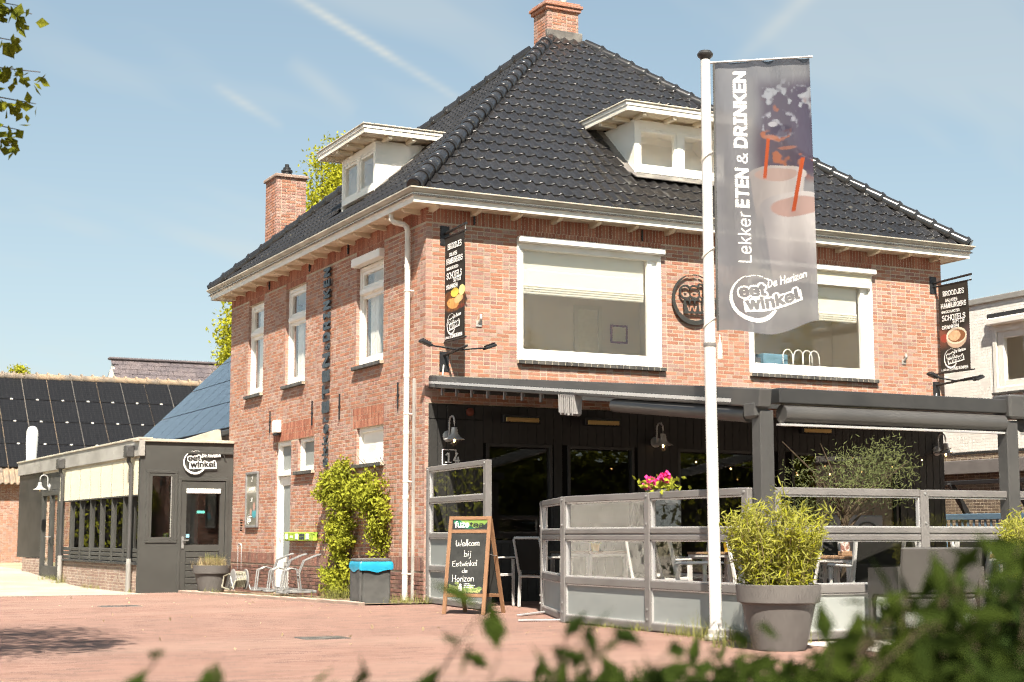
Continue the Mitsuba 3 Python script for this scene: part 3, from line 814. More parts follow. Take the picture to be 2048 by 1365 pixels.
# hip tiles
ang = np.linspace(-.15 * np.pi, 1.15 * np.pi, 13)
hv = []
for s, rr in ((0, .118), (.045, .13), (.05, .137), (.075, .137), (.08, .12), (.42, .10)):
    for a in ang: hv.append([rr * math.cos(a), s, rr * math.sin(a) - .02])
for a in ang: hv.append([.09 * math.cos(a), .0, .09 * math.sin(a) - .02])
hv = np.array(hv); n = len(ang); hf = []
for a, b in ((6, 0), (0, 1), (1, 2), (2, 3), (3, 4), (4, 5)):
    for i in range(n - 1): hf += [[a * n + i, b * n + i + 1, a * n + i + 1], [a * n + i, b * n + i, b * n + i + 1]]
hip_ply = mikit.ply((hv, np.array(hf)), 'm_roof', 40)
peak = np.array([HW / 2, HD / 2, RZ0 + half * math.tan(RA) + .05])
for cx, cy in ((-EAV + .05, -EAV + .05), (HW + EAV - .05, -EAV + .05), (-EAV + .05, HD + EAV - .05), (HW + EAV - .05, HD + EAV - .05)):
    p0 = np.array([cx, cy, RZ0 + .105]); d = peak - p0; Ln = np.linalg.norm(d); d /= Ln
    a = np.cross(d, [0, 0, 1.0]); a /= np.linalg.norm(a); up = np.cross(a, d)
    for k in range(int((Ln - .45) / .34)):
        m = np.eye(4); m[:3, 0], m[:3, 1], m[:3, 2] = a, d, up; m[:3, 3] = p0 + d * (.02 + k * .34) + up * .03
        k2 = numbered(roofk + '__hip_tile'); scene[k2] = {**hip_ply, 'to_world': T(m)}
    m = MB().tube([p0 + up * .03, p0 + up * .03 - d * .012], [.1, .1], 14); part(roofk, 'hip_end', m.get(), 'm_roof')

# top chimney on the peak
r = np.random.default_rng(21)


def chimney(parent, x0, x1, y0, y1, z0, z1, cap, mat='m_brick', pale=False):
    c = part(parent, 'chimney', MB().box([x0, y0, z0], [x1, y1, z1]).get(), 'm_mortar')
    for o, U, N, w in (((x0, y0, 0), (1, 0, 0), (0, -1, 0), x1 - x0), ((x0, y0, 0), (0, 1, 0), (-1, 0, 0), y1 - y0), ((x1, y0, 0), (0, 1, 0), (1, 0, 0), y1 - y0), ((x0, y1, 0), (1, 0, 0), (0, 1, 0), x1 - x0)):
        put_bricks(c, lay(0, w, z0, z1, [], r=r, head=.3), o, U, N, mat, r, keep=90 if N in ((0, -1, 0), (-1, 0, 0)) else 0, proud=.007)
    return c


c = chimney(H, 4.53, 5.20, 4.72, 5.28, 10.2, 11.02, None)
m = MB().box([4.48, 4.67, 11.02], [5.25, 5.33, 11.085], .01); m.box([4.45, 4.64, 11.09], [5.28, 5.36, 11.15], .01); m.box([4.49, 4.68, 11.15], [5.24, 5.32, 11.2], .01)
part(c, 'crown', m.get(), 'm_brick')
part(c, 'flashing', MB().box([4.48, 4.63, 10.3], [5.25, 4.714, 10.60], .01).get(), 'm_lead')
for x in (4.72, 5.02): part(c, 'flue', MB().lathe([(.07, 11.18), (.07, 11.5), (.085, 11.5), (.085, 11.53), (.05, 11.53), (.05, 11.2)], (x, 5.0, 0), 16).get(), 'm_zinc', 30)
# rear chimney
c = chimney(H, .80, 1.43, 9.72, 10.45, 5.6, 8.38, None)
part(c, 'crown', MB().box([.75, 9.67, 8.38], [1.48, 10.50, 8.45], .012).get(), 'm_kerb')
part(c, 'flue', MB().lathe([(.10, 8.44), (.11, 8.5), (.10, 8.56), (.12, 8.57), (.12, 8.61), (.08, 8.63), (.08, 8.67), (.06, 8.67), (.045, 8.68), (.045, 8.74), (0, 8.74)], (1.12, 10.05, 0), 18).get(), 'm_iron', 30)

# ------------------------------------------------------------------ dormers


def dormer(F, u0, u1, w, z0, z1, name, back, label):
    """front face in wall frame F at depth -w; cheeks run back into the roof"""
    m = MB(); t = .09
    um = (u0 + u1) / 2
    F.box(m, u0, u0 + t, -w - .12, -w, z0, z1 - .001); F.box(m, u1 - t, u1, -w - .12, -w, z0, z1 - .001); F.box(m, um - .055, um + .055, -w - .12, -w, z0 + .10, z1 - .1)
    F.box(m, u0 + t, u1 - t, -w - .12, -w + .003, z0, z0 + .10); F.box(m, u0 + t, u1 - t, -w - .12, -w - .003, z1 - .14, z1)
    D = part(H, name, m.get(), 'm_white', label=label)
    for a, b in ((u0 + t, um - .055), (um + .055, u1 - t)):
        s = .05; q = MB(); c0, c1 = z0 + .10, z1 - .14
        F.box(q, a, a + s, -w - .09, -w - .015, c0, c1); F.box(q, b - s, b, -w - .09, -w - .015, c0, c1)
        F.box(q, a + s, b - s, -w - .09, -w - .017, c0, c0 + s); F.box(q, a + s, b - s, -w - .09, -w - .017, c1 - s, c1)
        part(D, 'sash', q.get(), 'm_white')
        part(D, 'pane', F.pane(a + .03, b - .03, -w - .05, c0 + .03, c1 - .03), 'm_glass')
    for u in (u0, u1):
        q = MB(); s = 1 if u == u0 else -1
        rise = math.tan(RA)
        zb = lambda ww: RZ0 + (ww + EAV) * rise
        pts = [(w, zb(w) - .1), (w, z1), (back, z1), (back, z1 - .05)]
        shp = Polygon([(a, b) for a, b in pts] + [((z1 - RZ0) / rise - EAV + .1, z1 - .0)])
        shp = Polygon([(w + .001, zb(w) - .12), (w + .001, z1 - .002), (back, z1 - .002)])
        o = F.p(u - (0 if s > 0 else .03) , 0, 0)
        ax = -F.N
        if np.dot(np.cross(ax, [0, 0, 1.0]), F.U) > 0: q.poly(shp, o, ax, np.array([0, 0, 1.0]), .03)
        else: q.poly(shp, F.p(u + (.03 if s > 0 else 0), 0, 0), ax, np.array([0, 0, 1.0]), .03)
        part(D, 'cheek', q.get(), 'm_white')
        # lead flashing up the cheek
        q = MB(); uu = u - .001 if s > 0 else u + .001
        for k in range(7):
            wa, wb = w + (back - w) * k / 7, w + (back - w) * (k + 1) / 7
            p = [F.p(uu, -wa, zb(wa) + .075), F.p(uu - s * .14, -wa, zb(wa) + .062), F.p(uu - s * .14, -wb, zb(wb) + .062), F.p(uu, -wb, zb(wb) + .075)]
            v = np.array(p + [x + [0, 0, -.03] for x in p])
            q.add(v, [[0, 1, 2], [0, 2, 3], [4, 6, 5], [4, 7, 6], [0, 4, 5], [0, 5, 1], [1, 5, 6], [1, 6, 2], [2, 6, 7], [2, 7, 3], [3, 7, 4], [3, 4, 0]])
        part(D, 'flashing', q.get(), 'm_lead')
    if F is FRONT:
        q = MB(); q.beam(F.p((u0 + u1) / 2, -w - .02, z0 - .004), F.p((u0 + u1) / 2, -w + .20, z0 - .135), u1 - u0 + .16, .014)
        part(D, 'apron', q.get(), 'm_lead')
    # flat roof with moulded fascia
    ov = .34
    q = MB(); F.box(q, u0 - ov, u1 + ov, -back - .12, -w + ov, z1 + .045, z1 + .062, .0)
    part(D, 'soffit', q.get(), 'm_cream')
    q = MB()
    for (e, za, zb_) in ((0, .03, .11), (.014, .112, .165)):
        F.box(q, u0 - ov - e, u1 + ov + e, -w + ov - .02, -w + ov + e, z1 + za, z1 + zb_, .003)
        F.box(q, u0 - ov - e, u0 - ov + .02, -back - .12, -w + ov - .021, z1 + za, z1 + zb_, .003)
        F.box(q, u1 + ov - .02, u1 + ov + e, -back - .12, -w + ov - .021, z1 + za, z1 + zb_, .003)
    part(D, 'fascia', q.get(), 'm_gutter')
    q = MB(); F.box(q, u0 - ov - .035, u1 + ov + .035, -back - .2, -w + ov + .035, z1 + .166, z1 + .20, .012)
    part(D, 'roof_edge', q.get(), 'm_gutter_lip')
    n = 4
    for k in range(n):
        u = u0 + .02 + (u1 - u0 - .04) * k / (n - 1)
        q = MB(); F.box(q, u - .04, u + .04, -w + .001, -w + ov - .03, z1 - .025, z1 + .045, .012); part(D, 'eaves_bracket', q.get(), 'm_cream')
    for u, s in ((u0, -1), (u1, 1)):
        for ww in (w + .12, w + .55):
            q = MB(); F.box(q, u + s * .001, u + s * (ov - .03), -ww - .08, -ww, z1 - .025, z1 + .045, .012); part(D, 'eaves_bracket', q.get(), 'm_cream')
    q = MB(); F.box(q, u0 + .04, u1 - .04, -back + .12, -back + .15, z0 - .3, z1 + .03, 0); F.box(q, u0 + .035, u1 - .035, -back + .15, -w - .14, z1 - .02, z1 + .02, 0)
    F.box(q, u0 + .032, u0 + .045, -back + .15, -w - .14, z0 - .3, z1 - .03, 0); F.box(q, u1 - .045, u1 - .032, -back + .15, -w - .14, z0 - .3, z1 - .03, 0)
    q.beam(F.p((u0 + u1) / 2, -w - .14, zb(w + .14) + .015), F.p((u0 + u1) / 2, -back + .13, zb(back - .13) + .015), u1 - u0 - .1, .02)
    part(D, 'lining', q.get(), 'm_room')


dormer(LEFT, 3.63, 5.27, .60, 6.86, 7.72, 'dormer', 1.60, 'white flat-roofed dormer on the side slope')
dormer(FRONT, 3.98, 5.74, .62, 6.89, 7.78, 'dormer', 1.66, 'white flat-roofed dormer on the front slope')

# downpipes on the side wall
m = MB().tube([(-.30, .63, 5.80), (-.30, .63, 5.70), (-.27, .60, 5.66), (-.14, .52, 5.62), (-.10, .50, 5.58), (-.085, .5, 5.50), (-.085, .5, 0.02)], .043, 14)
for z in (4.95, 3.3, 2.45, 1.5): m.lathe([(.047, z), (.049, z + .01), (.049, z + .05), (.047, z + .06)], (-.085, .5, 0), 14)
for z in (4.6, 2.75, 1.75, .4): m.box([-.06, .44, z], [0, .455, z + .02]); m.lathe([(.046, z), (.05, z), (.05, z + .025), (.046, z + .025)], (-.085, .5, 0), 14)
part(H, 'downpipe', m.get(), 'm_pipe', 40, label='cream rainwater pipe at the front corner')
part(H, 'cable_duct', MB().box([-.045, .33, .02], [0, .38, 3.28], .01).get(), 'm_zinc')
# wall anchors
for y, z0, z1 in ((7.31, 2.88, 3.29), (4.93, 2.87, 3.3), (3.56, 2.88, 3.31), (1.0, 2.88, 3.28), (3.24, 5.62, 5.79), (5.18, 5.62, 5.79), (7.51, 5.62, 5.79)):
    m = MB().beam((-.02, y, z0), (-.02, y, z1), .03, .022, up=(1, 0, 0), c=.006); m.box([-.035, y - .022, (z0 + z1) / 2 - .02], [0, y + .022, (z0 + z1) / 2 + .02], .006)
    part(H, 'wall_anchor', m.get(), 'm_iron')
for x in (.78, 3.72, 6.9):
    part(H, 'wall_anchor', MB().beam((x, -.02, 5.60), (x, -.02, 5.79), .03, .022, up=(0, 1, 0), c=.006).get(), 'm_iron')
m = MB()
for k in range(5): LEFT.box(m, 8.98, 9.14, -.01, .0075, 1.06 + k * .05, 1.085 + k * .05, .006)
part(H, 'air_brick', m.get(), 'm_room_dark')

# rooms behind the windows, made shallow and pale to brighten the panes
m = MB()
m.box([.26, .26, 3.02], [HW - .26, HD - .27, 3.2]); m.box([.26, .26, 5.72], [HW - .26, HD - .27, 5.76])
m.box([.26, HD - .30, 3.2], [HW - .26, HD - .27, 5.72]); m.box([HW - .29, .26, 3.2], [HW - .26, HD - .3, 5.72])
m.box([.26, 2.7, 3.2], [HW - .3, 2.76, 5.72]); m.box([5.3, .3, 3.2], [5.37, 2.7, 5.72]); m.box([.26, 3.1, 3.2], [1.4, 3.14, 5.72]); m.box([1.4, 3.1, 3.2], [1.45, 9.7, 5.72])
part(H, 'upper_rooms', m.get(), 'm_room')
m = MB()
for a, b in ((3.95, 4.03), (4.43, 4.51)): m.box([a, 2.65, 3.02], [b, 2.698, 4.96], .004)
m.box([4.03, 2.65, 4.88], [4.43, 2.698, 4.96], .004)
part(H, 'inner_door_frame', m.get(), 'm_curtain')

k = thing('wall_picture', 'purple framed line drawing on the room wall behind the left front window', 'picture')
part(H, 'inner_door', MB().box([4.03, 2.68, 3.02], [4.43, 2.697, 4.88]).get(), 'm_blind')
prin('m_purple', (0.30, 0.16, 0.24), 0.5)
m = MB()
for a, b, c, d in ((4.69, 5.03, 4.33, 4.36), (4.69, 5.03, 4.62, 4.65), (4.69, 4.72, 4.36, 4.62), (5.0, 5.03, 4.36, 4.62)): m.box([a, 2.66, c], [b, 2.698, d], .004)
part(k, 'frame', m.get(), 'm_purple'); part(k, 'sheet', MB().box([4.72, 2.68, 4.36], [5.0, 2.698, 4.62]).get(), 'm_blind')
k = thing('room_shelf', 'low coloured boxes on the window ledge behind the right front window', 'boxes')
prin('m_box_blue', (0.10, 0.20, 0.26), 0.6)
part(k, 'box', MB().box([6.35, .45, 3.25], [6.85, .7, 4.0], .01).get(), 'm_box_blue'); part(k, 'box', MB().box([5.95, .45, 3.25], [6.3, .7, 3.92], .01).get(), 'm_anthracite')
k = thing('wire_lamp', 'white bent wire lamp on the ledge behind the right front window', 'lamp')
m = MB()
for x in (6.75, 6.97, 7.15, 7.3):
    a = np.linspace(0, math.pi, 12); m.tube([(x - .1, .32, 3.7)] + [(x - .1 * math.cos(t), .32, 3.95 + .12 * math.sin(t)) for t in a] + [(x + .1, .32, 3.72)], .008, 6)
scene[k] = mikit.ply(m.get(), 'm_print_white')
# ------------------------------------------------------------------ dark timber shopfront under the canopy
glz = [(1.0, 2.11, .85, 2.33), (2.37, 3.55, .85, 2.33), (4.35, 6.15, .02, 2.33), (6.55, 8.75, .85, 2.33)]
SF = part(H, 'shopfront', wall_mesh(.06, HW - .05, -.05, 2.888, glz, (0, .03, 0), FRONT.U, FRONT.N, .05).get(), 'm_room_dark')
PF = Face((0, .03, 0), (1, 0, 0), (0, -1, 0))
x = .062
while x < HW - .1:
    e = min(x + .148, HW - .06)
    spans = [(.0, 2.66), (2.668, 2.885)] if x < 1 else [(.0, 2.885)]
    for h in glz:
        if h[0] < e - .02 and h[1] > x + .02:
            spans = [(.0, h[2]), (h[3], 2.885)] if h[2] > .1 else [(h[3], 2.885)]
    for a, b in spans:
        part(SF, 'plank', PF.box(MB(), x, e - .006, .0, .027, a, b, .004).get(), 'm_plank')
    x = e
for h in glz:
    q = MB(); t = .05
    PF.box(q, h[0], h[0] + t, -.06, .03, h[2], h[3]); PF.box(q, h[1] - t, h[1], -.06, .03, h[2], h[3]); PF.box(q, h[0] + t, h[1] - t, -.06, .029, h[2], h[2] + t); PF.box(q, h[0] + t, h[1] - t, -.06, .029, h[3] - t, h[3])
    W = part(SF, 'shop_window', q.get(), 'm_anth_dark')
    part(SF, 'shop_pane', PF.pane(h[0] + t - .01, h[1] - t + .01, -.03, h[2] + t - .01, h[3] - t + .01), 'm_glass')
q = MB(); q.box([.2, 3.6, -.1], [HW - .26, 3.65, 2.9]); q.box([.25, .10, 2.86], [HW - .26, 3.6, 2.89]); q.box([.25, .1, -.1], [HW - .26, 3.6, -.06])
part(H, 'dining_room', q.get(), 'm_room_dark')  # near-black box stands in for the unlit room behind the glass

# ------------------------------------------------------------------ signs on the house
k = thing('letter_sign', 'upright row of dark blue-grey letters reading Lekker ETEN & DRINKEN up the side wall', 'sign')
z = 1.93
def letters_up(txt, hgt, sx, z, bold, gap, y0):
    for ch in txt:
        g = text2d(ch, hgt, bold, .035 if bold else .0, 0, sx)
        b = g.bounds; g = affinity.translate(g, -b[0], 0)
        part(k, 'letter', MB().poly(g, (-.035, y0, z), (0, 0, 1), (0, 1, 0), .03).get(), 'm_letter_blue')
        z += b[2] - b[0] + gap
    return z
z = letters_up('Lekker', .24, 1.0, z, False, .035, 4.03)
z = letters_up('ETEN', .27, 1.0, z + .03, True, .045, 4.02)
z = letters_up('&', .16, .9, z, False, .04, 4.02)
z = letters_up('DRINKEN', .27, (5.50 - z - .27) / 1.62, z, True, .045, 4.02)

k = thing('emblem_sign', 'dark ring emblem with cut-out words eet winkel between the two big front windows', 'sign')
part(k, 'plate', MB().poly(affinity.scale(EMB, .41, .41, origin=(0, 0)), (4.655, -.035, 4.72), (1, 0, 0), (0, 0, 1), .025).get(), 'm_logo_dark')
part(k, 'spacer', MB().box([4.5, -.035, 4.55], [4.53, 0, 4.58]).box([5.1, -.035, 4.6], [5.13, 0, 4.63]).get(), 'm_iron')


def ell(u, v, cx, cy, rx, ry):
    return dr.sqrt(dr.square((u - cx) / rx) + dr.square((v - cy) / ry))


def over(c, d, mask): return c * (1 - mask) + mi.Color3f(d) * mask


def banner_cup(p, n, uv):
    u, v = uv.x, uv.y            # v up
    c = mi.Color3f([0.038, 0.032, 0.026])
    zone = sstep(.24, .34, v) * (1 - sstep(.46, .54, v))
    c = over(c, [0.22, 0.08, 0.05], zone * (1 - sstep(.0, .5, u)) * (.4 + .6 * fbm(u * 6, v * 9, 1.0, 3)))
    c = over(c, [0.30, 0.06, 0.04], 1 - sstep(.8, 1.1, ell(u, v, .16, .39, .14, .05)))
    c = over(c, [0.09, 0.06, 0.06], zone * sstep(.7, 1.0, u))
    c = over(c, [0.50, 0.36, 0.26], 1 - sstep(.95, 1.03, ell(u, v, .56, .375, .34, .115)))
    c = over(c, [0.72, 0.62, 0.48], 1 - sstep(.95, 1.03, ell(u, v, .56, .402, .345, .095)))
    c = over(c, [0.24, 0.10, 0.045], 1 - sstep(.95, 1.03, ell(u, v, .57, .398, .29, .072)))
    c = over(c, [0.66, 0.45, 0.27], (1 - sstep(.9, 1.05, ell(u, v, .50, .405, .20, .062))) * (.7 + .3 * noise(u * 20, v * 40)))
    c = over(c, [0.72, 0.62, 0.48], (1 - sstep(.9, 1.02, ell(u, v, .68, .455, .24, .055))) * sstep(.44, .47, v) * .0)
    return c


def banner_bread(p, n, uv):
    u, v = uv.x, uv.y
    c = mi.Color3f([0.032, 0.028, 0.025])
    g = fbm(u * 14, v * 22, 2.0, 3)
    c = over(c, [0.25, 0.09, 0.03], (1 - sstep(.9, 1.15, ell(u, v, .45, .37, .62, .10))) * g)
    c = over(c, [0.62, 0.30, 0.10], (1 - sstep(.85, 1.05, ell(u + (v - .34) * 1.5, v, .42, .345, .30, .055))) * (.5 + g))
    c = over(c, [0.72, 0.44, 0.20], (1 - sstep(.85, 1.05, ell(u - (v - .4), v, .72, .375, .24, .04))) * (.5 + g))
    c = over(c, [0.75, 0.58, 0.10], (1 - sstep(.9, 1.05, ell(u, v, .5, .445, .20, .045))))
    c = over(c, [0.80, 0.70, 0.30], (1 - sstep(.9, 1.05, ell(u, v, .86, .45, .16, .05))))
    c = over(c, [0.30, 0.05, 0.03], (1 - sstep(.9, 1.1, ell(u, v, .82, .30, .2, .02))) * g)
    return c


prin('m_banner_bread', proc(banner_bread), 0.75, 0.2)
prin('m_banner_cup', proc(banner_cup), 0.75, 0.2)


def banner(x, y0, y1, z0, z1, m, label, reach, tilt=0.0):
    k = thing('hanging_banner', label, 'banner', None)
    L, Ht = y0 - y1, z1 - z0
    n, mm = 6, 20
    V, F, UV = [], [], []
    for sgn in (0, 1):
        for i in range(n + 1):
            for j in range(mm + 1):
                u, v = i / n, j / mm
                V.append([x + (.004 if sgn else -.004) + .012 * math.sin(3.1 * v) * math.sin(2 * u), y0 - u * L, z0 + v * Ht]); UV.append([u, v])
    B = (n + 1) * (mm + 1)
    for sgn in (0, 1):
        for i in range(n):
            for j in range(mm):
                a = sgn * B + i * (mm + 1) + j; b = a + mm + 1
                F += [[a, b, b + 1], [a, b + 1, a + 1]] if not sgn else [[a, b + 1, b], [a, a + 1, b + 1]]
    part(k, 'cloth', (np.array(V), np.array(F)), m, True, uv=np.array(UV))
    for zz in (z1 + .02, z0 - .30):
        q = MB().box([x - .075, -.012, zz - .14], [x + .075, 0, zz + .16], .002)
        for a in (-.055, .055):
            for b in (-.12, .13): q.lathe([(.009, 0), (.009, .006), (0, .008)], (x + a, -.012, zz + b), 8, (0, -1, 0))
        part(k, 'wall_plate', q.get(), 'm_iron')
    part(k, 'arm', MB().tube([(x, 0, z1 + .06), (x, y1 - reach, z1 + .09)], .02, 12).get(), 'm_iron', 30)
    part(k, 'arm', MB().tube([(x, -.01, z1 - .005), (x, y1 - reach, z1 - .005)], .012, 10).get(), 'm_iron', 30)
    part(k, 'arm', MB().tube([(x, -.01, z0 - .005), (x, y1 - reach, z0 - .005)], .012, 10).get(), 'm_iron', 30)
    part(k, 'link', MB().tube([(x, y1 - reach + .03, z1 + .11), (x, y1 - reach + .03, z1 - .03)], .005, 6).get(), 'm_alu_light')
    q = MB()
    def line(t, cx, cv, wid, hh, bold=True, sl=.0):
        g = affinity.scale(spaced(t, .09, bold), hh, hh, origin=(0, 0)); b = g.bounds
        g = affinity.scale(g, wid * L / (b[2] - b[0]), 1, origin=(0, 0))
        b = g.bounds; g = affinity.translate(g, cx * L - (b[0] + b[2]) / 2, (1 - cv) * Ht - (b[1] + b[3]) / 2)
        part(k, 'lettering', MB().poly(g, (x - .0065, y0, z0), (0, -1, 0), (0, 0, 1), .0015).get(), 'm_print_white')
    line('BROODJES', .52, .105, .72, .088); line('SALADES', .44, .185, .42, .055); line('HAMBURGERS', .51, .245, .86, .085); line('SNACKS & FRITES', .40, .315, .62, .045)
    line('SCHOTELS', .50, .385, .80, .095); line('SOFTIJS', .66, .435, .40, .065); line('DRANKEN', .38, .49, .58, .065)
    g = affinity.rotate(affinity.scale(EMB, .165 * L / .7, .165 * L / .7, origin=(0, 0)), 4, origin=(0, 0))
    q.poly(affinity.translate(g, .36 * L, .15 * Ht), (x - .0065, y0, z0), (0, -1, 0), (0, 0, 1), .0015)
    line('Lekker', .16, .968, .26, .04, False); line('ETEN&DRINKEN', .62, .965, .62, .052)
    part(k, 'emblem', q.get(), 'm_print_white')
    # twin floodlight on its own bar
    k = thing('twin_floodlight', ('black twin floodlight bar under the left banner' if x < 2 else 'black twin floodlight bar under the right banner'), 'lamp')
    zz = z0 - .14
    part(k, 'bar', MB().tube([(x, -.012, zz - .06), (x, y1 - reach - .03, zz + .0)], .02, 10).get(), 'm_iron', 30)
    part(k, 'cross_bar', MB().tube([(x - .48, -.50, zz + .02), (x, -.52, zz - .03), (x + .42, -.50, zz + .02)], .012, 8).get(), 'm_iron', 30)
    for sgn in (-1, 1):
        q = MB().beam((x + sgn * .42, -.50, zz + .01), (x + sgn * .60, -.50, zz + .075), .11, .04, c=.008)
        for i in range(5): q.beam((x + sgn * (.44 + .03 * i), -.50, zz + .045 + .011 * i), (x + sgn * (.45 + .03 * i), -.50, zz + .05 + .011 * i), .10, .03)
        part(k, 'floodlight', q.get(), 'm_iron')
    part(k, 'cable', MB().tube([(x - .01, -.015, zz - .2), (x - .03, -.02, 3.28)], .011, 6).get(), 'm_pipe')


banner(.30, -.03, -.70, 3.80, 5.36, 'm_banner_bread', 'dark hanging banner with menu words and bread at the front corner', .07)
banner(9.66, -.14, -.86, 3.76, 5.29, 'm_banner_cup', 'dark hanging banner with menu words and coffee cup, right end of front wall', .10)
for z_, x_ in ((4.12, .86), (3.95, 8.95)):
    k = thing('cable_outlet', 'small grey cable outlet on the bricks ' + ('beside the left banner' if x_ < 2 else 'right of the second front window'), 'outlet')
    scene[k] = mikit.ply(MB().box([x_ - .045, -.02, z_ - .06], [x_ + .05, -.005, z_ + .03], .004).tube([(x_, -.02, z_), (x_ + .01, -.07, z_ + .06), (x_ + .02, -.04, z_ + .12)], .022, 8).get(), 'm_zinc')

# poster, alarm box, charging strip on the side wall
def poster_c(p, n, uv):
    u, v = uv.x, uv.y
    c = mix([0.16, 0.15, 0.12], [0.26, 0.25, 0.20], fbm(u * 5, v * 9, 0.0, 3))
    c = over(c, [0.62, 0.58, 0.48], (sstep(.62, .66, v) * (1 - sstep(.74, .78, v))) * (.35 + .5 * noise(u * 14, v * 60)))
    c = over(c, [0.10, 0.38, 0.44], 1 - sstep(.7, 1.1, ell(u, v, .74, .22, .22, .09)))
    c = over(c, [0.55, 0.33, 0.27], 1 - sstep(.6, 1.1, ell(u, v, .72, .36, .12, .10)))
    c = over(c, [0.50, 0.32, 0.26], 1 - sstep(.6, 1.1, ell(u, v, .42, .26, .12, .08)))
    return c


prin('m_poster', proc(poster_c), 0.25, 0.5)
k = thing('poster_frame', 'narrow framed menu poster on the side wall left of the white door', 'poster')
q = MB()
for a, b, c, d in ((7.93, 8.70, 1.12, 1.17), (7.93, 8.70, 2.14, 2.19), (7.93, 7.98, 1.17, 2.14), (8.65, 8.70, 1.17, 2.14)): LEFT.box(q, a, b, 0.01, .05, c, d, .006)
part(k, 'frame', q.get(), 'm_steel')
vv = np.array([LEFT.p(8.65, .03, 1.17), LEFT.p(7.98, .03, 1.17), LEFT.p(7.98, .03, 2.14), LEFT.p(8.65, .03, 2.14)])
part(k, 'print', (vv, np.array([[0, 1, 2], [0, 2, 3]])), 'm_poster', uv=np.array([[0, 0], [1, 0], [1, 1], [0, 1.]]))
q = MB()
for t, hh, zz, sl in (('2', .10, 2.0, .2), ('BURGERS', .06, 1.83, 0), ('2026'[:0] + '20', .07, 1.62, 0)):
    g = text2d(t, hh, True, 0, sl); b = g.bounds
    part(k, 'lettering', MB().poly(affinity.translate(g, .335 - (b[0] + b[2]) / 2, 0), (-.0325, 8.65, zz), (0, -1, 0), (0, 0, 1), .002).get(), 'm_print_white')
q.poly(affinity.scale(EMB, .09, .09, origin=(0, 0)), (-.0325, 8.50, 1.28), (0, -1, 0), (0, 0, 1), .002)
part(k, 'emblem', q.get(), 'm_print_white')
k = thing('alarm_box', 'white alarm box on the soldier bricks above the side door', 'alarm')
part(k, 'housing', LEFT.box(MB(), 6.62, 6.92, .01, .11, 2.84, 3.08, .02).get(), 'm_white'); part(k, 'base', LEFT.box(MB(), 6.66, 6.88, .02, .10, 2.80, 2.84, .006).get(), 'm_iron')
prin('m_green', mottle((0.36, 0.50, 0.06), (0.28, 0.42, 0.05), 9.0), 0.5, 0.4)
k = thing('charging_strip', 'green bicycle charging strip with sockets on the side wall', 'socket strip')
part(k, 'board', LEFT.box(MB(), 4.55, 6.13, .01, .09, .875, 1.03, .012).get(), 'm_green')
for y in (5.98, 5.42, 4.86): part(k, 'socket', LEFT.box(MB(), y - .07, y + .05, .088, .11, .90, 1.0, .008).get(), 'm_white')
q = MB()
for i in range(3):
    for j in range(2): LEFT.box(q, 5.03 + i * .09, 5.11 + i * .09, .088, .094, .90 + j * .052, .945 + j * .052, .004)
part(k, 'pictogram', q.get(), 'm_letter_blue')
g = text2d('m op', .05, True); part(k, 'lettering', MB().poly(g, (-.091, 5.80, .93), (0, -1, 0), (0, 0, 1), .002).get(), 'm_print_white')

# gooseneck wall lamps
scene['m_bulb_glass'] = {'type': 'thindielectric', 'int_ior': 1.4}
prin('m_lamp', mottle((0.52, 0.52, 0.50), (0.46, 0.46, 0.45), 9.0), 0.35, 0.5, 0.2)
prin('m_glow', (0.9, 0.6, 0.2), 0.5)


def wall_lamp(o, F, label, lit, m='m_lamp', s=1.0):
    o = np.asarray(o, float); N = np.asarray(F.N)
    k = thing('wall_lamp', label, 'lamp', None)
    L = lambda pr, c: MB().lathe([(a * s, b * s) for a, b in pr], o + np.array(c[0] * s * N + np.array([0, 0, c[1] * s])), 24).get()
    part(k, 'wall_rose', MB().lathe([(0, 0), (.085 * s, 0), (.085 * s, .012), (.06 * s, .03), (0, .035)], o, 24, N).get(), m, 40)
    pts = [o + N * .03 * s, o + N * .05 * s + [0, 0, .05 * s]]
    for a in np.linspace(math.pi, 0, 12): pts.append(o + N * (.14 + .09 * math.cos(a)) * s + [0, 0, (.20 + .09 * math.sin(a)) * s])
    pts.append(o + N * .23 * s + [0, 0, .12 * s])
    part(k, 'neck', MB().tube(pts, .014 * s, 10).get(), m, 40)
    part(k, 'shade', L([(.0, .125), (.04, .12), (.048, .09), (.05, .05), (.055, .045), (.055, .02), (.07, .01), (.09, -.02), (.155, -.055), (.157, -.06), (.09, -.03), (.05, 0), (0, .01)], (.23, 0)), m, 40)
    part(k, 'globe', L([(.07, -.03), (.072, -.06), (.06, -.10), (.03, -.14), (0, -.15)], (.23, 0)), 'm_bulb_glass', 40)
    v, f = icos(o + N * .23 * s + [0, 0, -.075 * s], .016 * s, 2, (1, 1, 1.6))
    kk = part(k, 'filament', (v, f), 'm_glow')
    if lit: scene[kk]['emitter'] = {'type': 'area', 'radiance': {'type': 'rgb', 'value': [lit, lit * .55, lit * .2]}}


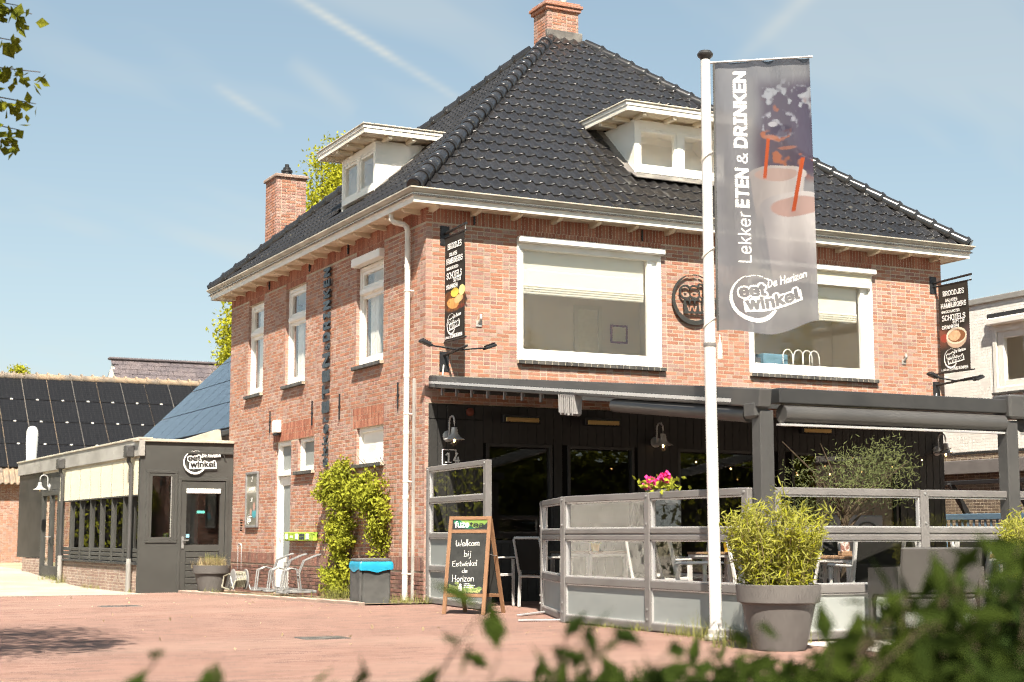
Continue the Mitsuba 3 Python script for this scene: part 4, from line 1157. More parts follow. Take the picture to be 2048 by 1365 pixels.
PL = Face((0, 0, 0), (1, 0, 0), (0, -1, 0))
wall_lamp((.37, 0, 2.41), PL, 'sunlit pale gooseneck lamp on dark planks above the house number', 3.0)
wall_lamp((3.93, 0, 2.42), PL, 'shaded gooseneck lamp on the dark wall between the arched panes and flag pole', 5.0)
wall_lamp((9.62, 0, 2.42), PL, 'shaded gooseneck lamp at the right end of the dark wall', 5.0)
k = thing('house_number', 'white outlined house number 14 on the dark planks', 'house number')
q = MB().poly(text2d('14', .15), (.30, -.02, 2.02), (1, 0, 0), (0, 0, 1), .012)
q.poly(sbox(-.03, -.03, .2, .2).difference(sbox(-.018, -.018, .188, .188)), (.30, -.01, 2.02), (1, 0, 0), (0, 0, 1), .008)
part(k, 'digits', q.get(), 'm_print_white')
prin('m_gold', (0.75, 0.50, 0.20), 0.3, 0.5, 0.8)
for x, y in ((1.17, -.3), (2.55, -.3), (6.58, -.3)):
    k = thing('patio_heater', 'copper bar heater on the dark wall, ' + {1.17: 'the one nearest the house number', 2.55: 'the middle one', 6.58: 'the one behind the olive tree'}[x], 'heater')
    q = MB().box([x - .04, -.30, 2.62], [x + .60, -.2, 2.74], .01); part(k, 'housing', q.get(), 'm_iron')
    part(k, 'element', MB().box([x, -.318, 2.635], [x + .55, -.302, 2.70], .006).get(), 'm_gold')
    part(k, 'mount', MB().box([x + .25, -.2, 2.66], [x + .3, 0, 2.7]).get(), 'm_iron')
k = thing('alarm_bell', 'small round dark red alarm bell high on the dark wall', 'bell')
prin('m_red', (0.16, 0.04, 0.02), 0.4)
part(k, 'bell', MB().lathe([(0, 0), (.06, 0), (.06, .03), (.04, .05), (0, .055)], (.72, -.0, 2.78), 20, (0, -1, 0)).get(), 'm_red', 40)

# ------------------------------------------------------------------ dark annexe left of the house
AN = Face((0, 9.7, 0), (1, 0, 0), (0, -1, 0))
A0, A1 = np.array([-1.85, 9.7, 0.]), np.array([-2.25, 21.0, 0.])
tA = (A1 - A0) / np.linalg.norm(A1 - A0)
AS = Face(A0, tA, np.array([-tA[1], tA[0], 0.]))
LA = 11.75
A = thing('dark_annexe', 'low flat-roofed dark grey annexe with glazed side against the brick house', 'building')
awin, adoor = (-1.66, -1.20, .90, 2.17), (-1.06, -.13, -.15, 2.07)
aw = part(A, 'front_wall', wall_mesh(-1.85, -.002, -.4, 2.80, [awin, adoor], (0, 9.7, 0), AN.U, AN.N, .12).get(), 'm_annexe')
q = MB()
for a, b, c, d in ((-1.74, -1.12, 2.19, 2.25), (-1.74, -1.12, .83, .88), (-1.74, -1.68, .88, 2.19), (-1.18, -1.12, .88, 2.19)): AN.box(q, a, b, -.02, .022, c, d, .005)
for a, b, c, d in ((-1.68, -1.18, 2.13, 2.19), (-1.68, -1.18, .88, .94), (-1.68, -1.62, .94, 2.13), (-1.24, -1.18, .94, 2.13)): AN.box(q, a, b, -.06, .008, c, d, .004)
W = part(A, 'window', q.get(), 'm_annexe', label='narrow dark framed window in the annexe front')
part(W, 'pane', AN.pane(-1.63, -1.23, -.03, .93, 2.14), 'm_glass')
part(W, 'bead', AN.box(MB(), -1.247, -1.237, -.03, .012, .94, 2.13, .002).get(), 'm_zinc')
q = MB(); a, b = adoor[0], adoor[1]
for c, d, e, g in ((a - .04, a + .02, -.13, 2.11), (b - .02, b + .04, -.13, 2.11), (a + .02, b - .02, 2.05, 2.11)): AN.box(q, c, d, -.03, .018, e, g, .004)
D = part(A, 'door', q.get(), 'm_annexe', label='dark grey glazed door with boarded lower half')
q = MB()
AN.box(q, a + .025, a + .13, -.05, -.002, -.11, 2.04); AN.box(q, b - .13, b - .025, -.05, -.002, -.11, 2.04); AN.box(q, a + .13, b - .13, -.05, -.003, 1.90, 2.04); AN.box(q, a + .13, b - .13, -.05, -.003, .66, .79)
part(D, 'leaf', q.get(), 'm_annexe')
for i in range(6): part(D, 'board', AN.box(MB(), a + .13, b - .13, -.045, -.012 + .0, -.10 + i * .127, .02 + i * .127, .012).get(), 'm_annexe')
part(D, 'pane', AN.pane(a + .12, b - .12, -.03, .78, 1.91), 'm_glass')
part(D, 'roller_box', AN.box(MB(), a + .12, b - .12, -.01, .03, 1.80, 1.895, .008).get(), 'm_white')
part(D, 'handle', MB().box([a + .04, 9.68, .72], [a + .09, 9.702, .95], .004).tube([(a + .065, 9.69, .88), (a + .065, 9.64, .88), (a + .17, 9.64, .88)], .01, 8).get(), 'm_steel')
prin('m_teal', (0.10, 0.50, 0.40), 0.5); prin('m_sticker', (0.25, 0.50, 0.62), 0.5)
part(D, 'sticker', MB().box([-.72, 9.715, 1.41], [-.56, 9.722, 1.46]).get(), 'm_teal'); part(D, 'sticker', MB().box([-.94, 9.715, .93], [-.86, 9.722, 1.0]).get(), 'm_sticker')
q = MB(); AN.box(q, -1.98, -.003, -.25, .06, 2.80, 2.86, .008); part(A, 'roof_edge', q.get(), 'm_gutter_lip')
q = MB(); q.add([[-1.9, 9.75, 2.79], [0.6, 9.75, 2.79], [.6, 21.2, 2.79], [-2.3, 21.2, 2.79]], [[0, 1, 2], [0, 2, 3]]); part(A, 'flat_roof', q.get(), 'm_lead')
q = MB(); AN.box(q, -.95, -.03, .005, .06, 2.58, 2.63, .006)
for x in (-.88, -.22): AN.box(q, x - .03, x + .03, .0, .03, 2.55, 2.68, .006); q.tube([(x, 9.66, 2.58), (x + .06, 9.69, 2.44)], .012, 6)
part(A, 'sign_rail', q.get(), 'm_annexe')
# interior, painted near-black so it reads as an unlit dining room
q = MB(); q.box([-1.7, 14.0, -.3], [.2, 14.1, 2.78]); q.box([-.05, 10.06, -.3], [0.0, 14, 2.78]); part(A, 'near_black_room', q.get(), 'm_room_dark')
# glazed side
fas = [(-.06, 1.9), (1.91, 4.2), (4.21, 6.55), (6.56, 9.1), (9.11, LA)]
for a, b in fas: part(A, 'fascia', AS.box(MB(), a, b, -.05, .06, 2.52, 2.84, .004).get(), 'm_zinc')
part(A, 'coping', AS.box(MB(), -.07, LA + .05, -.2, .085, 2.842, 2.885, .008).get(), 'm_gutter_lip')
part(A, 'soffit', AS.box(MB(), .0, LA, -.3, -.002, 2.47, 2.52, 0).get(), 'm_cream')
base = part(A, 'base_wall', AS.box(MB(), .0, 6.95, -.2, -.006, -.3, .40, 0).get(), 'm_mortar')
r = np.random.default_rng(31)
put_bricks(base, lay(0.0, 6.95, -.2, .395, [], r=r, z00=-.2), AS.p(0, -.006, 0), AS.U, AS.N, 'm_brick_pale', r, keep=160)
put_bricks(base, lay(9.0, 11.1, -.1, .42, [], r=r, z00=-.1), AS.p(0, -.006, 0), AS.U, AS.N, 'm_brick_pale', r, keep=40)
AS.box(MB(), 9, 11.1, -.2, -.006, -.2, .42)
part(A, 'base_wall', AS.box(MB(), 9.0, 11.1, -.2, -.006, -.2, .42, 0).get(), 'm_mortar')
part(A, 'corner_post', AS.box(MB(), -.002, .10, -.15, .012, -.3, 2.52, .004).get(), 'm_annexe')
part(A, 'sill', AS.box(MB(), .1, 6.95, -.12, .05, .40, .45, .006).get(), 'm_anth_dark')
mul = [.1, .62, 1.24, 2.17, 3.11, 4.01, 4.96, 5.88, 6.95]
for i, u in enumerate(mul): part(A, 'mullion', AS.box(MB(), u - .045, u + .045, -.10, .0, .45, 2.47, .006).get(), 'm_annexe')
for i in range(len(mul) - 1):
    a, b = mul[i] + .045, mul[i + 1] - .045
    if b - a < .2: continue
    for j in range(3): part(A, 'louvre', AS.box(MB(), a, b, -.06, -.02, .46 + j * .09, .535 + j * .09, .008).get(), 'm_annexe')
    part(A, 'side_pane', AS.pane(a, b, -.05, .73, 2.47), 'm_glass')
    part(A, 'sun_screen', AS.box(MB(), a - .02, b + .02, .015, .022, 1.77, 2.47, 0).get(), 'm_screen')
    part(A, 'screen_bar', AS.box(MB(), a - .02, b + .02, .012, .03, 1.74, 1.77, .004).get(), 'm_annexe')
q = MB(); q.add([AS.p(.1, -1.2, -.1), AS.p(11, -1.2, -.1), AS.p(11, -1.2, 2.5), AS.p(.1, -1.2, 2.5)], [[0, 1, 2], [0, 2, 3]]); part(A, 'near_black_room', q.get(), 'm_room_dark')  # near-black sheet in place of the shade behind the side panes
# double glass door, dark end panel
q = MB()
for u in (7.14, 7.99, 8.9): AS.box(q, u - .06, u + .06, -.1, .012, -.2, 2.1, .006)
AS.box(q, 7.2, 7.93, -.1, .01, 1.93, 2.05, .006); AS.box(q, 8.05, 8.84, -.1, .01, 1.93, 2.05, .006)
for a, b in ((7.2, 7.93), (8.05, 8.84)): AS.box(q, a, b, -.08, -.0, -.15, .25, .006)
D = part(A, 'glass_doors', q.get(), 'm_annexe')
for a, b in ((7.2, 7.93), (8.05, 8.84)): part(D, 'pane', AS.pane(a, b, -.04, .25, 1.93), 'm_glass')
for u in (7.88, 8.10): part(D, 'handle', MB().tube([AS.p(u, .0, .95), AS.p(u, .05, .95), AS.p(u + (.12 if u > 8 else -.12), .05, .95)], .012, 8).get(), 'm_steel')
part(A, 'end_panel', AS.box(MB(), 8.97, LA, -.11, .006, .43, 2.52, .004).get(), 'm_anth_dark')
part(A, 'over_door', AS.box(MB(), 6.97, 8.96, -.11, -.01, 2.06, 2.52, .004).get(), 'm_annexe')
for u in (.42, 6.42):
    q = MB(); AS.box(q, u - .13, u + .13, .062, .22, 2.50, 2.74, .02); q.tube([AS.p(u, .14, 2.5), AS.p(u, .14, 2.42), AS.p(u, .10, 2.36), AS.p(u, .08, 2.28), AS.p(u, .08, .46)], .04, 12)
    part(A, 'downpipe', q.get(), 'm_anthracite', 40)
    part(A, 'pipe_foot', MB().tube([AS.p(u, .08, -.2), AS.p(u, .08, .52)], .052, 14).get(), 'm_zinc', 40)
k = thing('emblem_sign', 'white ring emblem with words eet winkel above the annexe door', 'sign')
part(k, 'plate', MB().poly(affinity.scale(EMB, .235, .235, origin=(0, 0)), (-.80, 9.655, 2.41), (1, 0, 0), (0, 0, 1), .012).get(), 'm_print_white')
wall_lamp(AS.p(8.15, 0, 2.13), AS, 'grey gooseneck lamp beside the annexe glass doors', 0)
# ------------------------------------------------------------------ buildings behind: solar roofs, barn, far house, white neighbour
def cells(a, b, fx, fy):
    def f(p, n, uv):
        gx, gy = uv.x * fx, uv.y * fy
        l = dr.maximum(sstep(.44, .5, dr.abs(gx - dr.floor(gx) - .5)), sstep(.42, .5, dr.abs(gy - dr.floor(gy) - .5)))
        return mix(a, b, l * .8)
    return proc(f)


prin('m_solar', cells([0.010, 0.010, 0.011], [0.028, 0.026, 0.025], 6, 10), 0.35, 0.35)
prin('m_solar_blue', cells([0.012, 0.016, 0.024], [0.02, 0.025, 0.03], 6, 10), 0.06, 0.9)
prin('m_old_tile', mottle((0.34, 0.25, 0.17), (0.20, 0.17, 0.14), 3.0), 0.9, 0.2)
prin('m_slate', mottle((0.10, 0.085, 0.09), (0.14, 0.115, 0.115), 1.5), 0.7, 0.3)


def panel(parent, o, U, V, N, w, h, m, frame=True):
    """a framed solar panel; o lower corner"""
    o, U, V, N = (np.asarray(a, float) for a in (o, U, V, N))
    g = .012
    c = [o + U * g + V * g, o + U * (w - g) + V * g, o + U * (w - g) + V * (h - g), o + U * g + V * (h - g)]
    v = np.array([x - N * .03 for x in c] + c)
    f = np.array([[4, 5, 6], [4, 6, 7], [0, 1, 5], [0, 5, 4], [1, 2, 6], [1, 6, 5], [2, 3, 7], [2, 7, 6], [3, 0, 4], [3, 4, 7]])
    uv = np.array([[0, 0], [1, 0], [1, 1], [0, 1]] * 2, float)
    part(parent, 'solar_panel', (v, f), m, uv=uv)


# rear wing with blue reflecting panels
k = thing('solar_wing', 'steep side roof covered in sky-blue solar panels behind the dark annexe', 'building')
ra = math.radians(44.4); U = np.array([0, 1, 0.]); V = np.array([math.cos(ra), 0, math.sin(ra)]); N = np.array([-math.sin(ra), 0, math.cos(ra)])
o = np.array([.25, 10.35, 3.17]); Ln = 9.6; hh = 5.6
pts = [o - N * .06, o + U * Ln - N * .06, o + U * Ln + V * hh - N * .06, o + V * hh - N * .06]
part(k, 'roof', (np.array(pts), np.array([[0, 3, 2], [0, 2, 1]])), 'm_anth_dark')
pk = o + V * hh
part(k, 'roof', (np.array([pk - N * .06, pk + U * Ln - N * .06, pk + U * Ln + [4, 0, -3.9], pk + [4, 0, -3.9]]), np.array([[0, 1, 2], [0, 2, 3]])), 'm_anth_dark')
part(k, 'wall', MB().box([.45, 10.4, -.2], [8, 19.9, 3.2]).get(), 'm_brick_pale')
for y in (10.40, 19.9): part(k, 'gable', MB().poly(Polygon([(.3, 3.1), (4.2, 6.95), (8.1, 3.1)]), (0, y, 0), (1, 0, 0), (0, 0, 1), .05).get(), 'm_anth_dark')
for j in range(5):
    for i in range(9):
        panel(k, o + U * (.05 + i * 1.055) + V * (.02 + j * 1.10) + N * .05, V, U, -N * -1, 1.09, 1.045, 'm_solar_blue')
part(k, 'gutter', MB().box([.12, 10.3, 3.04], [.27, 19.95, 3.16], .02).get(), 'm_anth_dark')
k = thing('roof_upstand', 'pale sloped sheet cover on the annexe roof below the blue panels', 'cover')
v = [(-.55, 10.2, 2.86), (.1, 10.0, 2.86), (.1, 10.0, 3.22), (-.02, 11.4, 3.15), (-.9, 13.2, 2.9)]
scene[k] = mikit.ply(MB().poly(Polygon([(-1.15, 0), (-.05, 0), (-.10, .32), (-.16, .33)]), (0, 10.6, 2.80), (1, 0, 0), (0, 0, 1), .25).get(), 'm_gutter_lip')

# barn
B = thing('barn', 'long low brick barn whose roof is covered in black solar panels', 'building')
by, bz0, bz1, run = 36.0, 3.12, 6.9, 4.2
part(B, 'wall', MB().box([-14, by, -.2], [16, by + 9, bz0]).get(), 'm_mortar')
bw = labels and numbered(B + '__front')
r = np.random.default_rng(41)
FB = Face((0, by, 0), (1, 0, 0), (0, -1, 0))
scene[bw] = mikit.ply(MB().box([-14, by - .02, -.1], [16, by - .001, bz0]).get(), 'm_mortar')
put_bricks(bw, lay(-3.0, 3.0, -.1, 2.95, [], r=r, head=.3), (0, by - .02, 0), FB.U, FB.N, 'm_brick', r, keep=150)
ra = math.atan2(bz1 - bz0, run); U = np.array([1., 0, 0]); V = np.array([0, math.cos(ra), math.sin(ra)]); N = np.array([0, -math.sin(ra), math.cos(ra)]); hh = run / math.cos(ra)
e0 = np.array([-14, by - .45, bz0 - .35])
part(B, 'roof', (np.array([e0, e0 + U * 30, e0 + U * 30 + V * (hh + .6), e0 + V * (hh + .6)]), np.array([[0, 1, 2], [0, 2, 3]])), 'm_old_tile')
top = e0 + V * (hh + .6)
part(B, 'roof', (np.array([top, top + U * 30, top + U * 30 + [0, 5, -4], top + [0, 5, -4]]), np.array([[0, 1, 2], [0, 2, 3]])), 'm_old_tile')
m = MB(); n = 150; xs = np.arange(n) * .2
prof_ = np.array([[i * .02, .045 * math.cos(i * .02 / .2 * 2 * math.pi)] for i in range(int(30 / .02))])
t0, t1 = e0 + N * .03 - V * .02, e0 + N * .05 + V * .75
vv = np.concatenate([t0 + prof_[:, :1] * U + prof_[:, 1:] * N, t1 + prof_[:, :1] * U + prof_[:, 1:] * N, t0 - N * .03 + prof_[:, :1] * U + prof_[:, 1:] * N])
q_ = len(prof_); ii = np.arange(q_ - 1)
ff = np.vstack([np.stack([ii, ii + 1, q_ + ii + 1], 1), np.stack([ii, q_ + ii + 1, q_ + ii], 1), np.stack([2 * q_ + ii, 2 * q_ + ii + 1, ii + 1], 1), np.stack([2 * q_ + ii, ii + 1, ii], 1)])
part(B, 'eaves_tiles', (vv, ff), 'm_old_tile', kind='stuff')
pw, ph = 0.93, 1.30
s0 = e0 + V * .80 + N * .10
for j in range(4):
    for i in range(16):
        x = -5.0 + i * pw
        panel(B, s0 + U * (x + 14) + V * (j * (ph + .015)), U, V, N, pw, ph, 'm_solar')
for i in range(0, 16, 2):
    c = s0 + U * (-5.0 + i * pw + 14) + N * .004
    part(B, 'rail', MB().beam(c, c + V * 5.25, .014, .012, up=N).get(), 'm_lead')
for j in range(1, 4):
    for i in range(16):
        c = s0 + U * (-5.0 + i * pw + .46 + 14) + V * (j * (ph + .015) - .01) + N * .012
        part(B, 'clamp', MB().beam(c - U * .045, c + U * .045, .055, .015, up=N).get(), 'm_gutter')
m = MB(); rl = .42
for i in range(46):
    p = top + U * (8 + i * rl) + [0, -.02, .02]
    part(B, 'ridge_tile', MB().lathe([(.14, 0), (.20, .0), (.20, .07), (.145, .08), (.13, rl + .02)], p, 12, (1, 0, 0)).get(), 'm_old_tile', 40)
part(B, 'downpipe', MB().tube([(-.95, by - .3, 2.85), (-.95, by - .25, 2.7), (-1.25, by - .12, 2.5), (-1.28, by - .1, 0)], .07, 12).get(), 'm_pipe', 40)
k = thing('roof_bush', 'small green shrub growing on the barn roof ridge', 'shrub')
r = np.random.default_rng(43); P, _ = clumps((.55, by + 4.35, 7.13), (.32, .3, .26), 26, 40, .07, r, .1)
part(k, 'foliage', leaves(P, (.05, .11), r), 'm_leaf_tree', kind='stuff')
k = thing('closed_parasol', 'closed parasol in a white cover standing behind the annexe', 'parasol')
a = np.linspace(0, 1, 16)
part(k, 'cover', MB().lathe([(.14, 2.0)] + [(.145 + .010 * math.sin(9 * t), 2.0 + 1.72 * t) for t in a] + [(.11, 3.82), (.05, 3.86), (0, 3.87)], (-1.92, 21.9, 0), 20).get(), 'm_print_white', 40)
part(k, 'pole', MB().tube([(-1.92, 21.9, 0), (-1.92, 21.9, 2.1)], .04, 10).get(), 'm_alu', 40)

# farther house with slate roof
k = thing('slate_house', 'distant house with a purplish slate roof seen over the barn ridge', 'house')
Y0 = 54.0
part(k, 'wall', MB().box([7.9, Y0, 0], [22, Y0 + 7, 6.6]).get(), 'm_brick_pale')
part(k, 'gable', MB().poly(Polygon([(0, 6.5), (3.5, 9.6), (7, 6.5)]), (7.88, Y0 + 7, 0), (0, -1, 0), (0, 0, 1), .2).get(), 'm_white')
rr = part(k, 'roof', (np.array([[7.4, Y0 - .3, 6.3], [22, Y0 - .3, 6.3], [22, Y0 + 3.5, 9.75], [7.75, Y0 + 3.5, 9.75], [22, Y0 + 7.3, 6.3], [7.4, Y0 + 7.3, 6.3]]), np.array([[0, 1, 2], [0, 2, 3], [3, 2, 4], [3, 4, 5]])), 'm_slate')
sv = np.array([0, 3.8, 3.45]); sv = sv / np.linalg.norm(sv); sn = np.array([0, -sv[2], sv[1]])
m = MB(); r = np.random.default_rng(44)
for j in range(13):
    x = 7.6 + (j % 2) * .3
    while x < 20:
        o_ = np.array([x, Y0 - .3, 6.3]) + sv * j * .39 + sn * (.03 + r.random() * .02)
        m.beam(o_ + [.29, 0, 0], o_ + sv * .40 + [.29, 0, 0] - sn * .02, .57, .03, up=sn); x += .6
part(rr, 'slates', m.get(), 'm_slate', kind='stuff')
part(k, 'ridge', MB().box([7.5, Y0 + 3.3, 9.72], [22, Y0 + 3.7, 9.86], .05).get(), 'm_slate')
part(k, 'solar_strip', MB().box([12.6, Y0 + 1.4, 8.0], [18, Y0 + 1.45, 9.0]).get(), 'm_solar')

# white painted neighbour on the right
NB = thing('white_neighbour', 'white painted brick house with brown brick base right of the terrace', 'house')
NX = 14.0
NF = Face((NX, 0, 0), (0, 1, 0), (-1, 0, 0))
nwin = (.9, 3.12, 3.86, 5.30)
nw = part(NB, 'wall', wall_mesh(-9, 12, 2.70, 5.74, [nwin], (NX, 0, 0), NF.U, NF.N, .25).get(), 'm_mortar_white')
r = np.random.default_rng(45)
put_bricks(nw, lay(-3, 7, 2.71, 5.70, [nwin], r=r, head=.25, joint=.009), (NX, 0, 0), NF.U, NF.N, 'm_brick_white', r, proud=.003, keep=250)
nb = part(NB, 'base_wall', MB().box([NX - .0, -9, -.2], [NX + .25, 12, 2.69]).get(), 'm_mortar')
put_bricks(nb, lay(-3, 7, .2, 2.64, [], r=r, head=.3), (NX, 0, 0), NF.U, NF.N, 'm_brick_brown', r, keep=250)
part(NB, 'roof_edge', MB().box([NX - .05, -9, 5.74], [NX + .3, 12, 5.86], .01).get(), 'm_zinc')
part(NB, 'flat_roof', MB().box([NX + .02, -9, 5.66], [NX + 9, 12, 5.73]).get(), 'm_lead')
part(NB, 'belt', MB().box([NX - .02, -9, 2.645], [NX - .001, 12, 2.70], .004).get(), 'm_anth_dark')
q = MB(); a, b, c, d = nwin
NF.box(q, a, a + .1, -.12, .03, c, d); NF.box(q, b - .1, b, -.12, .03, c, d); NF.box(q, a + .1, b - .1, -.12, .028, c, c + .1); NF.box(q, a + .1, b - .1, -.12, .028, d - .2, d)
NF.box(q, b - .28, b - .12, -.1, .0, c + .1, d - .2); NF.box(q, b - .98, b - .83, -.1, .0, c + .1, d - .2); NF.box(q, b - .83, b - .28, -.1, -.002, c + .1, c + .24); NF.box(q, b - .83, b - .28, -.1, -.002, d - .34, d - .2)
W = part(NB, 'window', q.get(), 'm_white', label='white casement window with a roller screen box')
part(W, 'pane', NF.pane(b - .85, b - .26, -.05, c + .2, d - .3), 'm_glass'); part(W, 'pane', NF.pane(a + .08, b - .96, -.05, c + .08, d - .18), 'm_glass')
part(W, 'screen_box', NF.box(MB(), a - .1, b + .04, .0, .16, d - .06, d + .08, .02).get(), 'm_white')
part(W, 'lintel', NF.box(MB(), a - .1, b + .06, .0, .1, d + .081, d + .18, .004).get(), 'm_anth_dark')
part(W, 'sill', NF.box(MB(), a - .02, b + .03, -.02, .08, c - .05, c, .006).get(), 'm_sill_tile')
part(NB, 'room', MB().box([NX + 1.2, -.5, 3.0], [NX + 1.3, 4, 5.6]).get(), 'm_room')
part(NB, 'timber_beam', MB().box([NX - .16, -6, 2.24], [NX - .02, 6.5, 2.52], .01).get(), 'm_alu')
part(NB, 'timber_beam', MB().box([NX - .5, -6, 2.0], [NX - .4, 6.5, 2.09], .01).get(), 'm_iron')
part(NB, 'timber_beam', MB().box([NX - .3, -6, 1.30], [NX - .2, 6.5, 1.38], .01).get(), 'm_iron')
for y in (4.0, 2.2):
    part(NB, 'strut', MB().beam((NX - .5, y, 2.05), (NX - .05, y - .0, 1.4), .08, .12).get(), 'm_iron')
prin('m_blue_paint', (0.10, 0.17, 0.24), 0.5)
k = thing('blue_railing', 'blue painted railing in front of the brown brick wall at the right', 'railing')
part(k, 'top_rail', MB().box([12.96, -1, 1.28], [13.04, 4.2, 1.40], .01).get(), 'm_blue_paint')
for i in range(32): part(k, 'bar', MB().box([12.985, -.9 + i * .16, .2], [13.015, -.86 + i * .16, 1.28]).get(), 'm_blue_paint')
k = thing('grey_roof_tower', 'grey lead-clad roof tower far behind the white house', 'tower')
q = MB().lathe([(2.6, 0), (2.6, 7.2), (0.05, 12.5)], (25.3, 5.4, 0), 4)
scene[k] = mikit.ply(q.get(), 'm_zinc')
# ------------------------------------------------------------------ terrace canopy
CX = lambda y: .10 + (y + .05) * (.70 / 9.1)        # the side beam drifts outwards
CZ = lambda y: 3.20 + (y + .05) * (.98 / 9.1)
K = thing('terrace_canopy', 'dark grey terrace canopy with sloping side beam, posts and rolled side screens', 'canopy')
b0, b1 = np.array([CX(-.05), -.05, CZ(-.05)]), np.array([CX(-9.2), -9.2, CZ(-9.2)])
part(K, 'side_beam', MB().beam(b0, b1, .11, .17, c=.008).get(), 'm_anthracite')
q = MB().beam(b0 + [-.062, 0, -.01], b1 + [-.062, .3, -.01], .012, .035); part(K, 'light_rail', q.get(), 'm_alu_light')
part(K, 'beam_end', MB().beam(b0 + [0, .0, 0], b0 + (b1 - b0) * .035, .135, .19, c=.02).get(), 'm_anth_dark')
part(K, 'beam_cap', MB().beam(b1 + [0, .40, .04], b1 + [0, -.06, -.01], .14, .175, c=.012).get(), 'm_anthracite')
for x in (5.0, 9.9):
    a, b = b0 + [x, 0, 0], b1 + [x + (.2 if x < 6 else .4), 0, 0]
    part(K, 'side_beam', MB().beam(a, b, .11, .17, c=.008).get(), 'm_anthracite')
part(K, 'wall_beam', MB().box([.05, -.13, 3.10], [10.2, -.002, 3.27], .008).get(), 'm_anthracite')
fx0 = CX(-9.15)
for x in (-.575, 2.40, 5.6):
    part(K, 'post', MB().box([x - .065, -9.22, 0], [x + .085, -9.08, 2.10], .008).get(), 'm_anthracite')
part(K, 'front_beam', MB().box([-.42, -9.22, 2.17], [2.35, -9.06, 2.31], .008).get(), 'm_anth_dark'); part(K, 'front_beam', MB().box([2.62, -9.22, 2.17], [5.8, -9.06, 2.31], .008).get(), 'm_anth_dark')
part(K, 'beam_cap', MB().box([2.34, -9.27, 2.12], [2.62, -9.02, 2.36], .02).get(), 'm_anthracite')
def roll(p0, p1, rad, m='m_anthracite'):
    part(K, 'screen_roll', MB().tube([p0, p1], rad, 20).get(), m, 40)
roll((-.36, -9.16, 2.075), (2.33, -9.16, 2.075), .085); roll((2.60, -9.16, 2.075), (5.5, -9.16, 2.075), .085)
part(K, 'bottom_bar', MB().box([-.40, -9.20, 1.965], [2.33, -9.13, 1.985]).get(), 'm_alu_light'); part(K, 'bottom_bar', MB().box([2.6, -9.20, 1.965], [5.5, -9.13, 1.985]).get(), 'm_alu_light')
roll((CX(-6.1) + .02, -6.1, CZ(-6.1) - .165), (CX(-8.95) + .02, -8.95, CZ(-8.95) - .165), .075)
part(K, 'screen_box', MB().box([-.68, -9.20, 2.03], [-.52, -9.0, 2.18], .02).get(), 'm_anthracite')
# folded fabric roof and its ribs
nx, ny = 2, 60
V, F_ = [], []
ys = np.linspace(-.2, -4.75, ny)
for i, x in enumerate((0.0, 9.8)):
    for y in ys: V.append([CX(y) + .05 + x, y, CZ(y) + .03 + .035 * math.cos(y * 2 * math.pi / .62)])
for j in range(ny - 1): F_ += [[j, j + 1, ny + j + 1], [j, ny + j + 1, ny + j]]
prin('m_canvas', (0.035, 0.034, 0.033), 0.9, 0.1)
part(K, 'fabric_roof', (np.array(V), np.array(F_)), 'm_canvas', True)
for i in range(8):
    y = -.5 - i * .60
    part(K, 'rib', MB().box([CX(y) + .02, y - .012, CZ(y) - .14], [CX(y) + 9.7, y + .012, CZ(y) - .05], .004).get(), 'm_anth_dark')
    part(K, 'hook', MB().box([CX(y) - .03, y - .02, CZ(y) - .19], [CX(y) + .0, y + .01, CZ(y) - .06], .004).get(), 'm_alu')
q = MB()
prin('m_fold', (0.26, 0.25, 0.24), 0.8, 0.2)
for i in range(9):
    y = -4.75 - i * .055; x = CX(y) - .02
    q.beam((x, y, CZ(y) - .07), (x + .0, y - .02 + .015 * (i % 3), CZ(y) - .30 - .02 * (i % 2)), .11, .02, up=(0, 1, 0), c=.006)
part(K, 'fabric_folds', q.get(), 'm_fold', kind='stuff')

# ------------------------------------------------------------------ glass wind screens


